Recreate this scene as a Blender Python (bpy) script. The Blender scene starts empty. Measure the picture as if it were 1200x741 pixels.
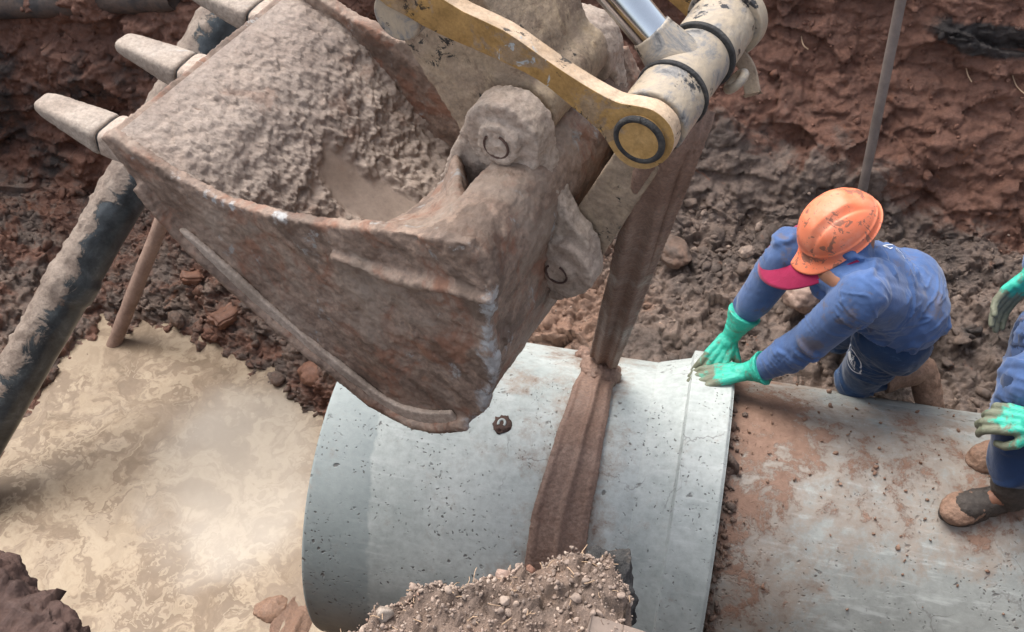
import bpy, bmesh, math, random
import numpy as np
from mathutils import Vector, Matrix
from mathutils.bvhtree import BVHTree

rng = np.random.default_rng(11)
random.seed(11)
sc = bpy.context.scene
col = sc.collection

# ------------------------------------------------------------------ camera
FPX, CX, CY = 1250.0, 600.0, 370.5
_A = np.array([.97589, .14610, -.16215]); _A /= np.linalg.norm(_A)
_Q = np.array([.66009, .73975, 3.60172]) * (.6 / .55)
_U = np.array([-.0230, -.66873, -.74314]); _U /= np.linalg.norm(_U)
_X = _A - _U * (_A @ _U); _X /= np.linalg.norm(_X)
_Y = np.cross(_U, _X)
M = np.stack([_X, _Y, _U])
CAM = M @ (-_Q) + np.array([0, 0, .6])

cd = bpy.data.cameras.new('camera'); cam = bpy.data.objects.new('camera', cd); col.objects.link(cam)
cd.sensor_width = 36; cd.lens = FPX * 36 / 1200; cd.clip_start = .02; cd.clip_end = 500
R3 = Matrix(((M[0, 0], -M[0, 1], -M[0, 2]), (M[1, 0], -M[1, 1], -M[1, 2]), (M[2, 0], -M[2, 1], -M[2, 2])))
cam.matrix_world = Matrix.Translation(Vector(CAM)) @ R3.to_4x4()
sc.camera = cam

def ray(x, y): return M @ np.array([(x - CX) / FPX, (y - CY) / FPX, 1.])
def at(x, y, d): return CAM + ray(x, y) * d
def onz(x, y, z): r = ray(x, y); return CAM + r * ((z - CAM[2]) / r[2])
def ony(x, y, yy): r = ray(x, y); return CAM + r * ((yy - CAM[1]) / r[1])
def onplane(x, y, P, n): r = ray(x, y); return CAM + r * (((P - CAM) @ n) / (r @ n))
def onpipe(x, y, R):                      # first hit on the horizontal cylinder round the pipe axis (y=0, z=.6)
    r = ray(x, y); o = CAM - np.array([0, 0, .6])
    a = r[1]**2 + r[2]**2; b = 2 * (o[1] * r[1] + o[2] * r[2]); c = o[1]**2 + o[2]**2 - R * R
    D = max(b * b - 4 * a * c, 0); return CAM + r * ((-b - math.sqrt(D)) / (2 * a))
def V3(*a): return np.array(a, float)
def nrm(v): v = np.asarray(v, float); return v / (np.linalg.norm(v) + 1e-12)

# ------------------------------------------------------------------ numpy noise
_perm = np.random.default_rng(5).permutation(256); _perm = np.concatenate([_perm, _perm, _perm])
_g = np.random.default_rng(6).normal(size=(256, 3)); _g /= np.linalg.norm(_g, axis=1)[:, None]
def perlin(P):
    P = np.asarray(P, float); i = np.floor(P).astype(int); f = P - i; i &= 255
    u = f * f * f * (f * (f * 6 - 15) + 10); r = 0
    for dx in (0, 1):
        wx = u[:, 0] if dx else 1 - u[:, 0]
        for dy in (0, 1):
            wy = u[:, 1] if dy else 1 - u[:, 1]
            for dz in (0, 1):
                wz = u[:, 2] if dz else 1 - u[:, 2]
                h = _perm[_perm[_perm[i[:, 0] + dx] + i[:, 1] + dy] + i[:, 2] + dz]
                g = _g[h]
                r = r + wx * wy * wz * (g[:, 0] * (f[:, 0] - dx) + g[:, 1] * (f[:, 1] - dy) + g[:, 2] * (f[:, 2] - dz))
    return r * 1.5
def fbm(P, s, o=4, gain=.5, lac=2.03):
    P = np.asarray(P, float) * s; a = 1; t = 0; r = 0
    for k in range(o):
        r = r + a * perlin(P + 17.3 * k); t += a; a *= gain; P = P * lac
    return r / t
def billow(P, s, o=4, gain=.5):           # rounded lumps with sharp creases between
    P = np.asarray(P, float) * s; a = 1; t = 0; r = 0
    for k in range(o):
        r = r + a * np.abs(perlin(P + 9.1 * k)); t += a; a *= gain; P = P * 2.1
    return r / t * 2 - .45
def facets(P, s, seed=0):                # broken, tilted faces like crumbled clay: every cell is a small plane of its own
    P = np.asarray(P, float) * s + seed * 7.7; P = P + .35 * np.stack([perlin(P * .9), perlin(P * .9 + 40), perlin(P * .9 + 80)], 1)
    i = np.floor(P).astype(int); best = np.full(len(P), 1e9); h = np.zeros(len(P))
    for dx in (-1, 0, 1):
        for dy in (-1, 0, 1):
            for dz in (-1, 0, 1):
                c = i + [dx, dy, dz]; k = _perm[_perm[_perm[c[:, 0] & 255] + (c[:, 1] & 255)] + (c[:, 2] & 255)]
                q = c + .5 + .45 * _g[k]; dlt = P - q; d2 = (dlt * dlt).sum(1); m = d2 < best
                best[m] = d2[m]; h[m] = ((dlt * _g[(k + 91) & 255]).sum(1) * .9 + _g[(k + 33) & 255][:, 0] * .55)[m]
    return h / s
def sstep(a, b, x): t = np.clip((x - a) / (b - a), 0, 1); return t * t * (3 - 2 * t)

# ------------------------------------------------------------------ mesh helpers
def tag(o, label=None, cat=None, group=None, kind=None):
    if label: o['label'] = label
    if cat: o['category'] = cat
    if group: o['group'] = group
    if kind: o['kind'] = kind
    return o
def empty(name, loc):
    o = bpy.data.objects.new(name, None); col.objects.link(o); o.location = Vector(loc); o.empty_display_size = .1
    return o
def attach(o, parent):
    o.parent = parent
    p = parent; L = Vector((0, 0, 0))
    while p: L = L + p.location + p.matrix_parent_inverse.translation; p = p.parent
    o.matrix_parent_inverse = Matrix.Translation(-L)
    return o
def mesh_obj(name, V, F, mat=None, parent=None, smooth=True, attrs=None):
    me = bpy.data.meshes.new(name)
    V = np.asarray(V, float)
    if isinstance(F, np.ndarray):
        n, k = F.shape
        me.vertices.add(len(V)); me.vertices.foreach_set('co', V.ravel())
        me.loops.add(n * k); me.loops.foreach_set('vertex_index', F.ravel().astype(np.int32))
        me.polygons.add(n); me.polygons.foreach_set('loop_start', np.arange(0, n * k, k, dtype=np.int32))
        me.update(calc_edges=True)
    else:
        me.from_pydata([tuple(v) for v in V], [], F)
    me.validate()
    if smooth: me.polygons.foreach_set('use_smooth', [True] * len(me.polygons))
    if attrs:
        for k, a in attrs.items():
            at_ = me.attributes.new(k, 'FLOAT', 'POINT'); at_.data.foreach_set('value', np.asarray(a, np.float32))
    if mat: me.materials.append(mat)
    o = bpy.data.objects.new(name, me); col.objects.link(o)
    if parent is not None: attach(o, parent)
    return o
def grid_faces(nu, nv, wrap_u=False, wrap_v=False):
    iu = np.arange(nu if wrap_u else nu - 1); iv = np.arange(nv if wrap_v else nv - 1)
    a, b = np.meshgrid(iu, iv, indexing='ij'); a = a.ravel(); b = b.ravel(); a1 = (a + 1) % nu; b1 = (b + 1) % nv
    return np.stack([a * nv + b, a1 * nv + b, a1 * nv + b1, a * nv + b1], 1)
def normals_of(V, F):
    N = np.zeros_like(V); n = np.cross(V[F[:, 2]] - V[F[:, 0]], V[F[:, 3 if F.shape[1] > 3 else 1]] - V[F[:, 1 if F.shape[1] > 3 else 0]])
    for k in range(F.shape[1]): np.add.at(N, F[:, k], n)
    return N / (np.linalg.norm(N, axis=1)[:, None] + 1e-12)
def basis(d):
    d = nrm(d); a = V3(0, 0, 1) if abs(d[2]) < .9 else V3(1, 0, 0)
    u = nrm(np.cross(a, d)); return u, np.cross(d, u)
def join(*parts):
    V = []; F = []; n = 0
    for v, f in parts:
        V.append(np.asarray(v)); F += [tuple(int(i) + n for i in ff) for ff in f]; n += len(v)
    return np.concatenate(V), F
def cyl(a, b, ra, rb=None, n=40, caps=True):
    a, b = np.array(a, float), np.array(b, float); rb = ra if rb is None else rb
    u, w = basis(b - a); t = np.linspace(0, 2 * np.pi, n, endpoint=False); c = np.cos(t)[:, None] * u + np.sin(t)[:, None] * w
    V = np.concatenate([a + c * ra, b + c * rb]); F = [(i, (i + 1) % n, n + (i + 1) % n, n + i) for i in range(n)]
    if caps: F += [tuple(range(n - 1, -1, -1)), tuple(range(n, 2 * n))]
    return V, F
def lathe(prof, a, d, n=48, closed=False):        # prof: (distance along d, radius)
    a = np.array(a, float); d = nrm(d); u, w = basis(d); t = np.linspace(0, 2 * np.pi, n, endpoint=False)
    c = np.cos(t)[:, None] * u + np.sin(t)[:, None] * w
    V = np.concatenate([a + d * h + c * r for h, r in prof]); m = len(prof)
    F = [tuple(f) for f in grid_faces(m, n, closed, True)[:, ::-1]]
    return V, F
def capsule(a, b, ra, rb=None, n=14, m=5):
    a, b = np.array(a, float), np.array(b, float); rb = ra if rb is None else rb
    d = nrm(b - a) if np.linalg.norm(b - a) > 1e-6 else V3(0, 0, 1); L = np.linalg.norm(b - a)
    P = [(-ra * math.cos(x), ra * math.sin(x)) for x in np.linspace(.12, math.pi / 2, m)]
    P += [(L + rb * math.sin(x), rb * math.cos(x)) for x in np.linspace(0, math.pi / 2 - .12, m)]
    V, F = lathe(P, a, d, n); k = len(P)
    F += [tuple(range(n)), tuple(range((k - 1) * n + n - 1, (k - 1) * n - 1, -1))]
    return V, F
def chain(pts, rads, n=14):
    return [capsule(pts[i], pts[i + 1], rads[i], rads[i + 1], n) for i in range(len(pts) - 1)]
def ellipsoid(c, ax, r, n=24, m=14):
    ax = np.array(ax); t = np.linspace(0, 2 * np.pi, n, endpoint=False); V = []
    for p in np.linspace(.06, math.pi - .06, m):
        for q in t: V.append(np.array(c) + ax[0] * r[0] * math.sin(p) * math.cos(q) + ax[1] * r[1] * math.sin(p) * math.sin(q) + ax[2] * r[2] * math.cos(p))
    F = [tuple(f) for f in grid_faces(m, n, False, True)]
    F += [tuple(range(n - 1, -1, -1)), tuple(range((m - 1) * n, m * n))]
    return np.array(V), F
def prism(pts, vec):                       # flat outline pushed along vec
    pts = np.array(pts, float); n = len(pts); V = np.concatenate([pts, pts + vec])
    F = [tuple(range(n)), tuple(range(2 * n - 1, n - 1, -1))] + [(i, n + i, n + (i + 1) % n, (i + 1) % n) for i in range(n)]
    return V, F
def spline(pts, k=8, closed=False):        # Catmull-Rom through points
    P = np.array(pts, float); n = len(P); out = []
    for i in range(n if closed else n - 1):
        p0 = P[(i - 1) % n] if closed or i > 0 else P[i]; p1 = P[i]; p2 = P[(i + 1) % n]
        p3 = P[(i + 2) % n] if closed or i + 2 < n else p2
        for t in np.linspace(0, 1, k, endpoint=False):
            out.append(.5 * (2 * p1 + (p2 - p0) * t + (2 * p0 - 5 * p1 + 4 * p2 - p3) * t**2 + (3 * p1 - p0 - 3 * p2 + p3) * t**3))
    if not closed: out.append(P[-1])
    return np.array(out)
def sweep(path, sec, up=None):             # sec(i, t) -> (n,2) offsets in (side, up); closed section
    path = np.array(path, float); m = len(path); T = np.gradient(path, axis=0); V = []
    pu = None
    for i in range(m):
        d = nrm(T[i])
        if up is not None: u0 = up[i] if np.ndim(up) == 2 else up
        else: u0 = pu if pu is not None else basis(d)[0]
        s = nrm(np.cross(d, u0)); u = np.cross(s, d); pu = u
        S = sec(i, i / (m - 1)); V.append(path[i] + S[:, :1] * s + S[:, 1:] * u)
    n = len(V[0]); V = np.concatenate(V); F = [tuple(f) for f in grid_faces(m, n, False, True)]
    F += [tuple(range(n - 1, -1, -1)), tuple(range((m - 1) * n, m * n))]
    return V, F
def tube(path, r, n=12):
    t = np.linspace(0, 2 * np.pi, n, endpoint=False); c = np.stack([np.cos(t), np.sin(t)], 1)
    return sweep(path, lambda i, t_: c * (r if np.isscalar(r) else r[i]))
def get_mesh(o):
    me = o.data; V = np.empty(len(me.vertices) * 3); me.vertices.foreach_get('co', V); V = V.reshape(-1, 3)
    N = np.empty(len(me.vertices) * 3); me.vertex_normals.foreach_get('vector', N); return V, N.reshape(-1, 3)
def add_attr(o, name, a):
    at_ = o.data.attributes.new(name, 'FLOAT', 'POINT'); at_.data.foreach_set('value', np.asarray(a, np.float32))
def solid(name, parts, voxel, mat, parent=None, smooth=4, disp=None, smooth_f=.5, attrs=None):
    """overlapping closed shapes fused into one continuous skin, softened and roughened"""
    V, F = join(*parts); tmp = mesh_obj(name, V, F)
    bm = bmesh.new(); bm.from_mesh(tmp.data); bmesh.ops.recalc_face_normals(bm, faces=bm.faces); bm.to_mesh(tmp.data); bm.free()
    r = tmp.modifiers.new('r', 'REMESH'); r.mode = 'VOXEL'; r.voxel_size = voxel; r.use_smooth_shade = True
    if smooth:
        s = tmp.modifiers.new('s', 'SMOOTH'); s.iterations = smooth; s.factor = smooth_f
    dg = bpy.context.evaluated_depsgraph_get(); me = bpy.data.meshes.new_from_object(tmp.evaluated_get(dg))
    old = tmp.data; tmp.modifiers.clear(); tmp.data = me; bpy.data.meshes.remove(old); me.name = name
    if disp is not None:
        V, N = get_mesh(tmp); V = V + N * disp(V, N)[:, None]; me.vertices.foreach_set('co', V.ravel()); me.update()
    if attrs is not None:
        V, N = get_mesh(tmp)
        for k, f in attrs.items(): add_attr(tmp, k, f(V, N))
    me.polygons.foreach_set('use_smooth', [True] * len(me.polygons))
    me.materials.clear(); me.materials.append(mat)
    if parent is not None: attach(tmp, parent)
    return tmp
def bevel(o, w=.004, seg=2, ang=35):
    b = o.modifiers.new('bevel', 'BEVEL'); b.width = w; b.segments = seg; b.limit_method = 'ANGLE'; b.angle_limit = math.radians(ang)
    for p in o.data.polygons: p.use_smooth = True
    w_ = o.modifiers.new('wn', 'WEIGHTED_NORMAL'); w_.keep_sharp = True
    return o
def copy_tree(o, parent=None):
    c = o.copy(); col.objects.link(c)
    if parent is not None: c.parent = parent
    for ch in list(o.children): copy_tree(ch, c)
    return c

# ------------------------------------------------------------------ materials
class NT:
    def __init__(s, name):
        s.m = bpy.data.materials.new(name); s.m.use_nodes = True; s.t = s.m.node_tree; s.t.nodes.clear()
        s.out = s.t.nodes.new('ShaderNodeOutputMaterial'); s.b = s.t.nodes.new('ShaderNodeBsdfPrincipled')
        s.t.links.new(s.b.outputs[0], s.out.inputs[0]); s.tc = s.t.nodes.new('ShaderNodeTexCoord')
        s.vec = s.tc.outputs['Object']
    def n(s, t, **k):
        x = s.t.nodes.new('ShaderNode' + t)
        for a, v in k.items(): setattr(x, a, v)
        return x
    def l(s, a, b): s.t.links.new(a, b)
    def val(s, x, sock):
        if hasattr(x, 'is_output') or hasattr(x, 'links'): s.l(x, sock)
        else: sock.default_value = x
    def noise(s, sc_, det=6, rough=.6, dist=0, vec=None, out='Fac', stretch=None):
        x = s.n('TexNoise'); x.inputs['Scale'].default_value = sc_; x.inputs['Detail'].default_value = det
        x.inputs['Roughness'].default_value = rough; x.inputs['Distortion'].default_value = dist
        v = vec or s.vec
        if stretch is not None:
            mp = s.n('Mapping'); s.l(v, mp.inputs['Vector']); mp.inputs['Scale'].default_value = stretch[0]
            if len(stretch) > 1: mp.inputs['Rotation'].default_value = stretch[1]
            v = mp.outputs[0]
        s.l(v, x.inputs['Vector']); return x.outputs[out]
    def voro(s, sc_, feature='F1', out='Distance', rnd=1, vec=None):
        x = s.n('TexVoronoi', feature=feature); x.inputs['Scale'].default_value = sc_; x.inputs['Randomness'].default_value = rnd
        s.l(vec or s.vec, x.inputs['Vector']); return x.outputs[out]
    def ramp(s, fac, stops):
        x = s.n('ValToRGB'); e = x.color_ramp.elements
        while len(e) > 1: e.remove(e[-1])
        for i, (p, c) in enumerate(stops):
            q = e[0] if i == 0 else e.new(p)
            q.position = p; q.color = (c if len(c) == 4 else (*c, 1)) if not np.isscalar(c) else (c, c, c, 1)
        s.l(fac, x.inputs[0]); return x.outputs['Color']
    def mask(s, fac, a, b):
        x = s.n('MapRange'); x.interpolation_type = 'SMOOTHSTEP'; x.inputs['From Min'].default_value = a; x.inputs['From Max'].default_value = b
        s.l(fac, x.inputs['Value']); return x.outputs[0]
    def math(s, op, a, b=None):
        x = s.n('Math', operation=op); s.val(a, x.inputs[0])
        if b is not None: s.val(b, x.inputs[1])
        return x.outputs[0]
    def mix(s, fac, a, b, mode='MIX'):
        x = s.n('Mix', data_type='RGBA', blend_type=mode)
        s.val(fac, x.inputs[0])
        for v, k in ((a, 6), (b, 7)):
            if isinstance(v, (tuple, list)): x.inputs[k].default_value = (*v[:3], 1)
            else: s.l(v, x.inputs[k])
        return x.outputs[2]
    def attr(s, name):
        x = s.n('Attribute'); x.attribute_name = name; return x.outputs['Fac']
    def bump(s, h, strength=.5, dist=.01, prev=None):
        x = s.n('Bump'); x.inputs['Strength'].default_value = strength; x.inputs['Distance'].default_value = dist
        s.l(h, x.inputs['Height'])
        if prev is not None: s.l(prev, x.inputs['Normal'])
        return x.outputs[0]
    def done(s, color, rough=.8, normal=None, spec=.4, metal=0, coat=None):
        if isinstance(color, (tuple, list)): s.b.inputs['Base Color'].default_value = (*color[:3], 1)
        else: s.l(color, s.b.inputs['Base Color'])
        s.val(rough, s.b.inputs['Roughness']); s.val(metal, s.b.inputs['Metallic']); s.b.inputs['Specular IOR Level'].default_value = spec
        if normal is not None: s.l(normal, s.b.inputs['Normal'])
        if coat: s.b.inputs['Coat Weight'].default_value = coat; s.b.inputs['Coat Roughness'].default_value = .2
        return s.m

def earth(name, cols, sc_=6, fine=60, bump=.6, bd=.012, rough=(.55, .95), spec=.4, var=.35):
    t = NT(name)
    c = t.ramp(t.noise(sc_, 8, .65, .4), [(.28 + .44 * i / (len(cols) - 1), k) for i, k in enumerate(cols)])
    f = t.noise(fine, 5, .7)
    c = t.mix(var, c, t.ramp(f, [(.25, .35), (.5, .95), (.75, 1.6)]), 'MULTIPLY')
    n1 = t.bump(t.noise(fine * .45, 8, .7), bump, bd)
    n2 = t.bump(t.noise(fine * 2.5, 4, .7), bump * .7, bd * .35, n1)
    r = t.n('MapRange'); t.l(t.noise(sc_ * 1.7, 5, .6), r.inputs[0]); r.inputs['From Min'].default_value = .35; r.inputs['From Max'].default_value = .65
    r.inputs['To Min'].default_value = rough[0]; r.inputs['To Max'].default_value = rough[1]
    return t.done(c, r.outputs[0], n2, spec)

def mudload_mat():
    t = NT('wet_grey_mud'); ba = t.attr('bare')
    c = t.ramp(t.noise(4, 9, .68, .4), [(.3, (.20, .148, .118)), (.46, (.30, .232, .19)), (.58, (.37, .295, .245)), (.72, (.28, .215, .175))])
    c = t.mix(.65, c, t.ramp(t.noise(55, 6, .75), [(.3, .42), (.5, .95), (.7, 1.35)]), 'MULTIPLY')
    c = t.mix(t.math('MULTIPLY', t.mask(t.noise(6, 7, .7, .6), .55, .64), .4), c, (.24, .13, .085))
    c = t.mix(t.math('MULTIPLY', ba, .6), c, t.ramp(t.noise(7, 5, .6), [(.35, (.17, .125, .098)), (.65, (.235, .178, .14))]))
    h = t.math('MULTIPLY', t.noise(48, 8, .72), t.math('SUBTRACT', 1.0, ba))
    return t.done(c, t.ramp(t.noise(9, 6, .65), [(.38, .34), (.6, .72)]), t.bump(h, .75, .014), .5)

def terrain_mat():
    t = NT('trench_soil')
    big = t.noise(3.2, 8, .65, .6)
    red = t.ramp(big, [(.3, (.112, .052, .035)), (.45, (.17, .080, .053)), (.58, (.215, .106, .072)), (.7, (.155, .088, .064))])
    gry = t.ramp(t.noise(5, 8, .7, .3), [(.3, (.078, .059, .050)), (.46, (.145, .108, .089)), (.58, (.215, .155, .123)), (.72, (.16, .13, .114))])
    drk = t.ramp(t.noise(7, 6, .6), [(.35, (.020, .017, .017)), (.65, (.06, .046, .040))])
    brn = t.ramp(t.noise(6, 8, .7, .5), [(.3, (.16, .095, .067)), (.5, (.25, .155, .11)), (.7, (.30, .175, .12))])
    g = t.math('ADD', t.attr('grey'), t.math('MULTIPLY', t.math('SUBTRACT', t.noise(4.5, 7, .7, .5), .5), 1.6))
    c = t.mix(t.mask(g, .35, .62), red, gry)
    b = t.math('ADD', t.attr('brown'), t.math('MULTIPLY', t.math('SUBTRACT', t.noise(6, 6, .65), .5), 1.2))
    c = t.mix(t.mask(b, .35, .65), c, brn)
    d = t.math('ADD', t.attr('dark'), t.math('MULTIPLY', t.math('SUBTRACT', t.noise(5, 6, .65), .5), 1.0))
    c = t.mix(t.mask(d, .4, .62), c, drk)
    f = t.noise(70, 5, .7)
    c = t.mix(.5, c, t.ramp(f, [(.25, .4), (.5, .95), (.75, 1.5)]), 'MULTIPLY')
    rust = t.mask(t.noise(9, 6, .7, .8), .62, .70)
    c = t.mix(t.math('MULTIPLY', rust, .55), c, (.27, .105, .05))
    n1 = t.bump(t.noise(28, 9, .72), .8, .02); n2 = t.bump(t.noise(150, 4, .7), .6, .004, n1)
    r = t.ramp(t.noise(8, 6, .6), [(.35, .36), (.6, .78)])
    return t.done(c, r, n2, .45)

def concrete_mat(name, dirty):
    t = NT(name)
    c = t.ramp(t.noise(2.6, 9, .62, .3), [(.3, (.235, .25, .24) if dirty else (.30, .338, .33)), (.5, (.31, .325, .31) if dirty else (.43, .468, .455)), (.68, (.40, .42, .40) if dirty else (.53, .565, .545))])
    c = t.mix(.45, c, t.ramp(t.noise(38, 6, .7), [(.3, .6), (.5, .97), (.72, 1.25)]), 'MULTIPLY')
    # streaks round the girth left by the mould, and pale limewash
    st = t.noise(7, 6, .6, .2, stretch=((1.0, 6, 6),))
    c = t.mix(t.math('MULTIPLY', t.mask(st, .52, .7), .35), c, (.60, .63, .62))
    # damp band by the open end
    wet = t.attr('damp')
    wn = t.mask(t.math('ADD', wet, t.math('MULTIPLY', t.math('SUBTRACT', t.noise(5, 7, .65), .5), 1.1)), .42, .58)
    c = t.mix(t.math('MULTIPLY', wn, .6), c, (.225, .27, .278))
    # pits
    jit = t.n('VectorMath', operation='ADD'); t.l(t.vec, jit.inputs[0]); nz = t.n('VectorMath', operation='SCALE'); t.l(t.noise(18, 3, .5, out='Color'), nz.inputs[0]); nz.inputs['Scale'].default_value = .055; t.l(nz.outputs[0], jit.inputs[1])
    p1 = t.math('MULTIPLY', t.math('SUBTRACT', 1.0, t.mask(t.voro(23, vec=jit.outputs[0]), .08, .20)), t.mask(t.noise(3.5, 6, .75), .49, .56))
    p2 = t.math('MULTIPLY', t.math('SUBTRACT', 1.0, t.mask(t.voro(62, vec=jit.outputs[0]), .12, .26)), t.mask(t.noise(6, 6, .75, vec=jit.outputs[0]), .47, .56))
    pit = t.math('MAXIMUM', p1, p2)
    c = t.mix(t.math('MULTIPLY', pit, .85), c, (.11, .105, .10))
    # hairline cracks
    cr = t.n('VectorMath', operation='ADD'); t.l(t.vec, cr.inputs[0]); ns = t.n('VectorMath', operation='SCALE'); t.l(t.noise(5, 5, .6, out='Color'), ns.inputs[0]); ns.inputs['Scale'].default_value = .22; t.l(ns.outputs[0], cr.inputs[1])
    ck = t.math('MULTIPLY', t.math('SUBTRACT', 1.0, t.mask(t.voro(1.9, 'DISTANCE_TO_EDGE', vec=cr.outputs[0]), .002, .007)), t.mask(t.noise(3, 3, .5), .5, .6))
    c = t.mix(t.math('MULTIPLY', ck, .6), c, (.16, .155, .15))
    # mud smears
    sm = t.math('ADD', t.attr('mud'), t.math('MULTIPLY', t.math('SUBTRACT', t.noise(6.5, 10, .78, .15), .5), 3.0 if dirty else 2.6))
    film_or_sheen = t.mask(sm, .25, .75); thick = t.mask(sm, *((.74, .98) if dirty else (.66, .85)))
    c = t.mix(t.math('MULTIPLY', film_or_sheen,   .62 if dirty else .72), c, t.ramp(t.noise(14, 5, .6), [(.35, (.23, .16, .118)), (.65, (.32, .245, .19))]))
    c = t.mix(t.math('MULTIPLY', thick, .9), c, t.ramp(t.noise(30, 5, .7), [(.3, (.18, .098, .066)), (.65, (.28, .168, .12))]))
    h = t.math('SUBTRACT', t.math('ADD', t.math('MULTIPLY', t.noise(45, 6, .7), .35), t.math('MULTIPLY', thick, t.noise(60, 4, .7))), pit)
    n1 = t.bump(h, .55, .006)
    r = t.mix(thick, t.ramp(t.noise(9, 5, .6), [(.35, .5), (.65, .75)]), (.8, .8, .8))
    return t.done(c, r, n1, .4)

def steel_mud_mat(name, cols, bare=.66, wear=(.34, .36, .37), grain=80, bumpd=.01, red=0.0, streak=False):
    t = NT(name)
    c = t.ramp(t.noise(5, 9, .68, .6), [(.28 + .44 * i / (len(cols) - 1), k) for i, k in enumerate(cols)])
    c = t.mix(.55, c, t.ramp(t.noise(grain, 5, .7), [(.28, .35), (.5, .95), (.72, 1.55)]), 'MULTIPLY')
    if red: c = t.mix(t.math('MULTIPLY', t.mask(t.noise(6, 7, .7, .7), .5, .62), red), c, (.235, .110, .068))
    if streak:
        sk_ = t.attr('streak'); nf = t.math('MULTIPLY', t.math('SUBTRACT', t.noise(16, 8, .75), .5), .8); sk_ = t.math('ADD', sk_, nf)
        c = t.mix(t.math('MULTIPLY', t.mask(sk_, .02, .20), .5), c, t.ramp(t.noise(24, 6, .7), [(.35, (.23, .175, .135)), (.6, (.36, .29, .235))]))
        c = t.mix(t.math('MULTIPLY', t.math('SUBTRACT', 1.0, t.mask(sk_, -.24, -.06)), .6), c, (.085, .058, .044))
        sf = t.math('ADD', t.attr('scuff'), t.math('MULTIPLY', t.math('SUBTRACT', t.noise(13, 8, .75), .5), 3.0))
        c = t.mix(t.math('MULTIPLY', t.mask(sf, .62, 1.0), .85), c, t.ramp(t.noise(30, 6, .7), [(.35, (.26, .24, .225)), (.6, (.47, .48, .485))]))
    w = t.mask(t.noise(7, 9, .75, .4, stretch=((1, 2.5, .7),)), bare, bare + .05)
    c = t.mix(t.math('MULTIPLY', w, .8), c, wear)
    n1 = t.bump(t.noise(grain * .5, 8, .72), .7, bumpd); n2 = t.bump(t.noise(grain * 2.2, 4, .7), .5, bumpd * .35, n1)
    r = t.ramp(t.noise(8, 6, .6), [(.35, .42), (.62, .8)])
    return t.done(c, r, n2, .45)

def paint_mat():
    t = NT('worn_yellow_paint')
    c = t.ramp(t.noise(4, 8, .65, .4), [(.3, (.34, .195, .065)), (.5, (.45, .27, .095)), (.7, (.50, .33, .15))])
    c = t.mix(t.math('MULTIPLY', t.mask(t.noise(9, 9, .72, .5), .53, .60), .8), c, t.ramp(t.noise(30, 6, .7), [(.35, (.25, .175, .115)), (.65, (.36, .27, .185))]))
    up = t.attr('edge')
    chip = t.mask(t.math('ADD', up, t.math('MULTIPLY', t.math('SUBTRACT', t.noise(11, 6, .7), .5), .9)), .45, .6)
    c = t.mix(t.math('MULTIPLY', chip, .9), c, t.ramp(t.noise(20, 5, .6), [(.35, (.48, .34, .225)), (.65, (.62, .47, .34))]))
    bl = t.mask(t.noise(13, 8, .75, .6), .60, .62)
    c = t.mix(t.math('MULTIPLY', bl, .9), c, (.025, .022, .02))
    gr = t.mask(t.noise(11, 4, .6, 1.2), .66, .68)
    c = t.mix(gr, c, (.42, .44, .44))
    c = t.mix(.6, c, t.ramp(t.noise(28, 9, .75), [(.32, .35), (.5, .8), (.66, 1.1)]), 'MULTIPLY')
    c = t.mix(.4, c, t.ramp(t.noise(140, 4, .7), [(.3, .5), (.6, 1.1)]), 'MULTIPLY')
    n = t.bump(t.noise(60, 6, .7), .35, .004)
    return t.done(c, t.ramp(t.noise(14, 5), [(.35, .38), (.65, .7)]), n, .45)

def cream_mat():                      # paint under a skin of dried mud
    t = NT('mud_washed_paint')
    c = t.ramp(t.noise(5, 9, .7, .5), [(.3, (.25, .185, .135)), (.48, (.36, .275, .20)), (.62, (.43, .33, .225)), (.75, (.38, .25, .11))])
    c = t.mix(t.math('MULTIPLY', t.mask(t.noise(8, 8, .7, .4), .52, .60), .7), c, t.ramp(t.noise(22, 6, .7), [(.35, (.13, .08, .05)), (.65, (.27, .20, .15))]))
    c = t.mix(t.mask(t.noise(12, 8, .75, .6), .61, .63), c, (.03, .027, .025))
    c = t.mix(.6, c, t.ramp(t.noise(26, 9, .75), [(.32, .45), (.5, .85), (.68, 1.15)]), 'MULTIPLY')
    c = t.mix(.45, c, t.ramp(t.noise(110, 5, .7), [(.3, .5), (.6, 1.15)]), 'MULTIPLY')
    n = t.bump(t.noise(45, 8, .7), .7, .008)
    return t.done(c, .7, n, .4)

def grease_mat():
    t = NT('greasy_pin_metal')
    c = t.ramp(t.noise(9, 8, .75, .8), [(.36, (.05, .05, .052)), (.45, (.22, .21, .20)), (.52, (.36, .30, .23)), (.66, (.46, .37, .265))])
    c = t.mix(t.mask(t.noise(14, 6, .7), .57, .61), c, (.02, .02, .022))
    n = t.bump(t.noise(60, 6, .7), .5, .005)
    return t.done(c, t.ramp(t.noise(12, 5), [(.4, .3), (.6, .6)]), n, .5)

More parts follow.
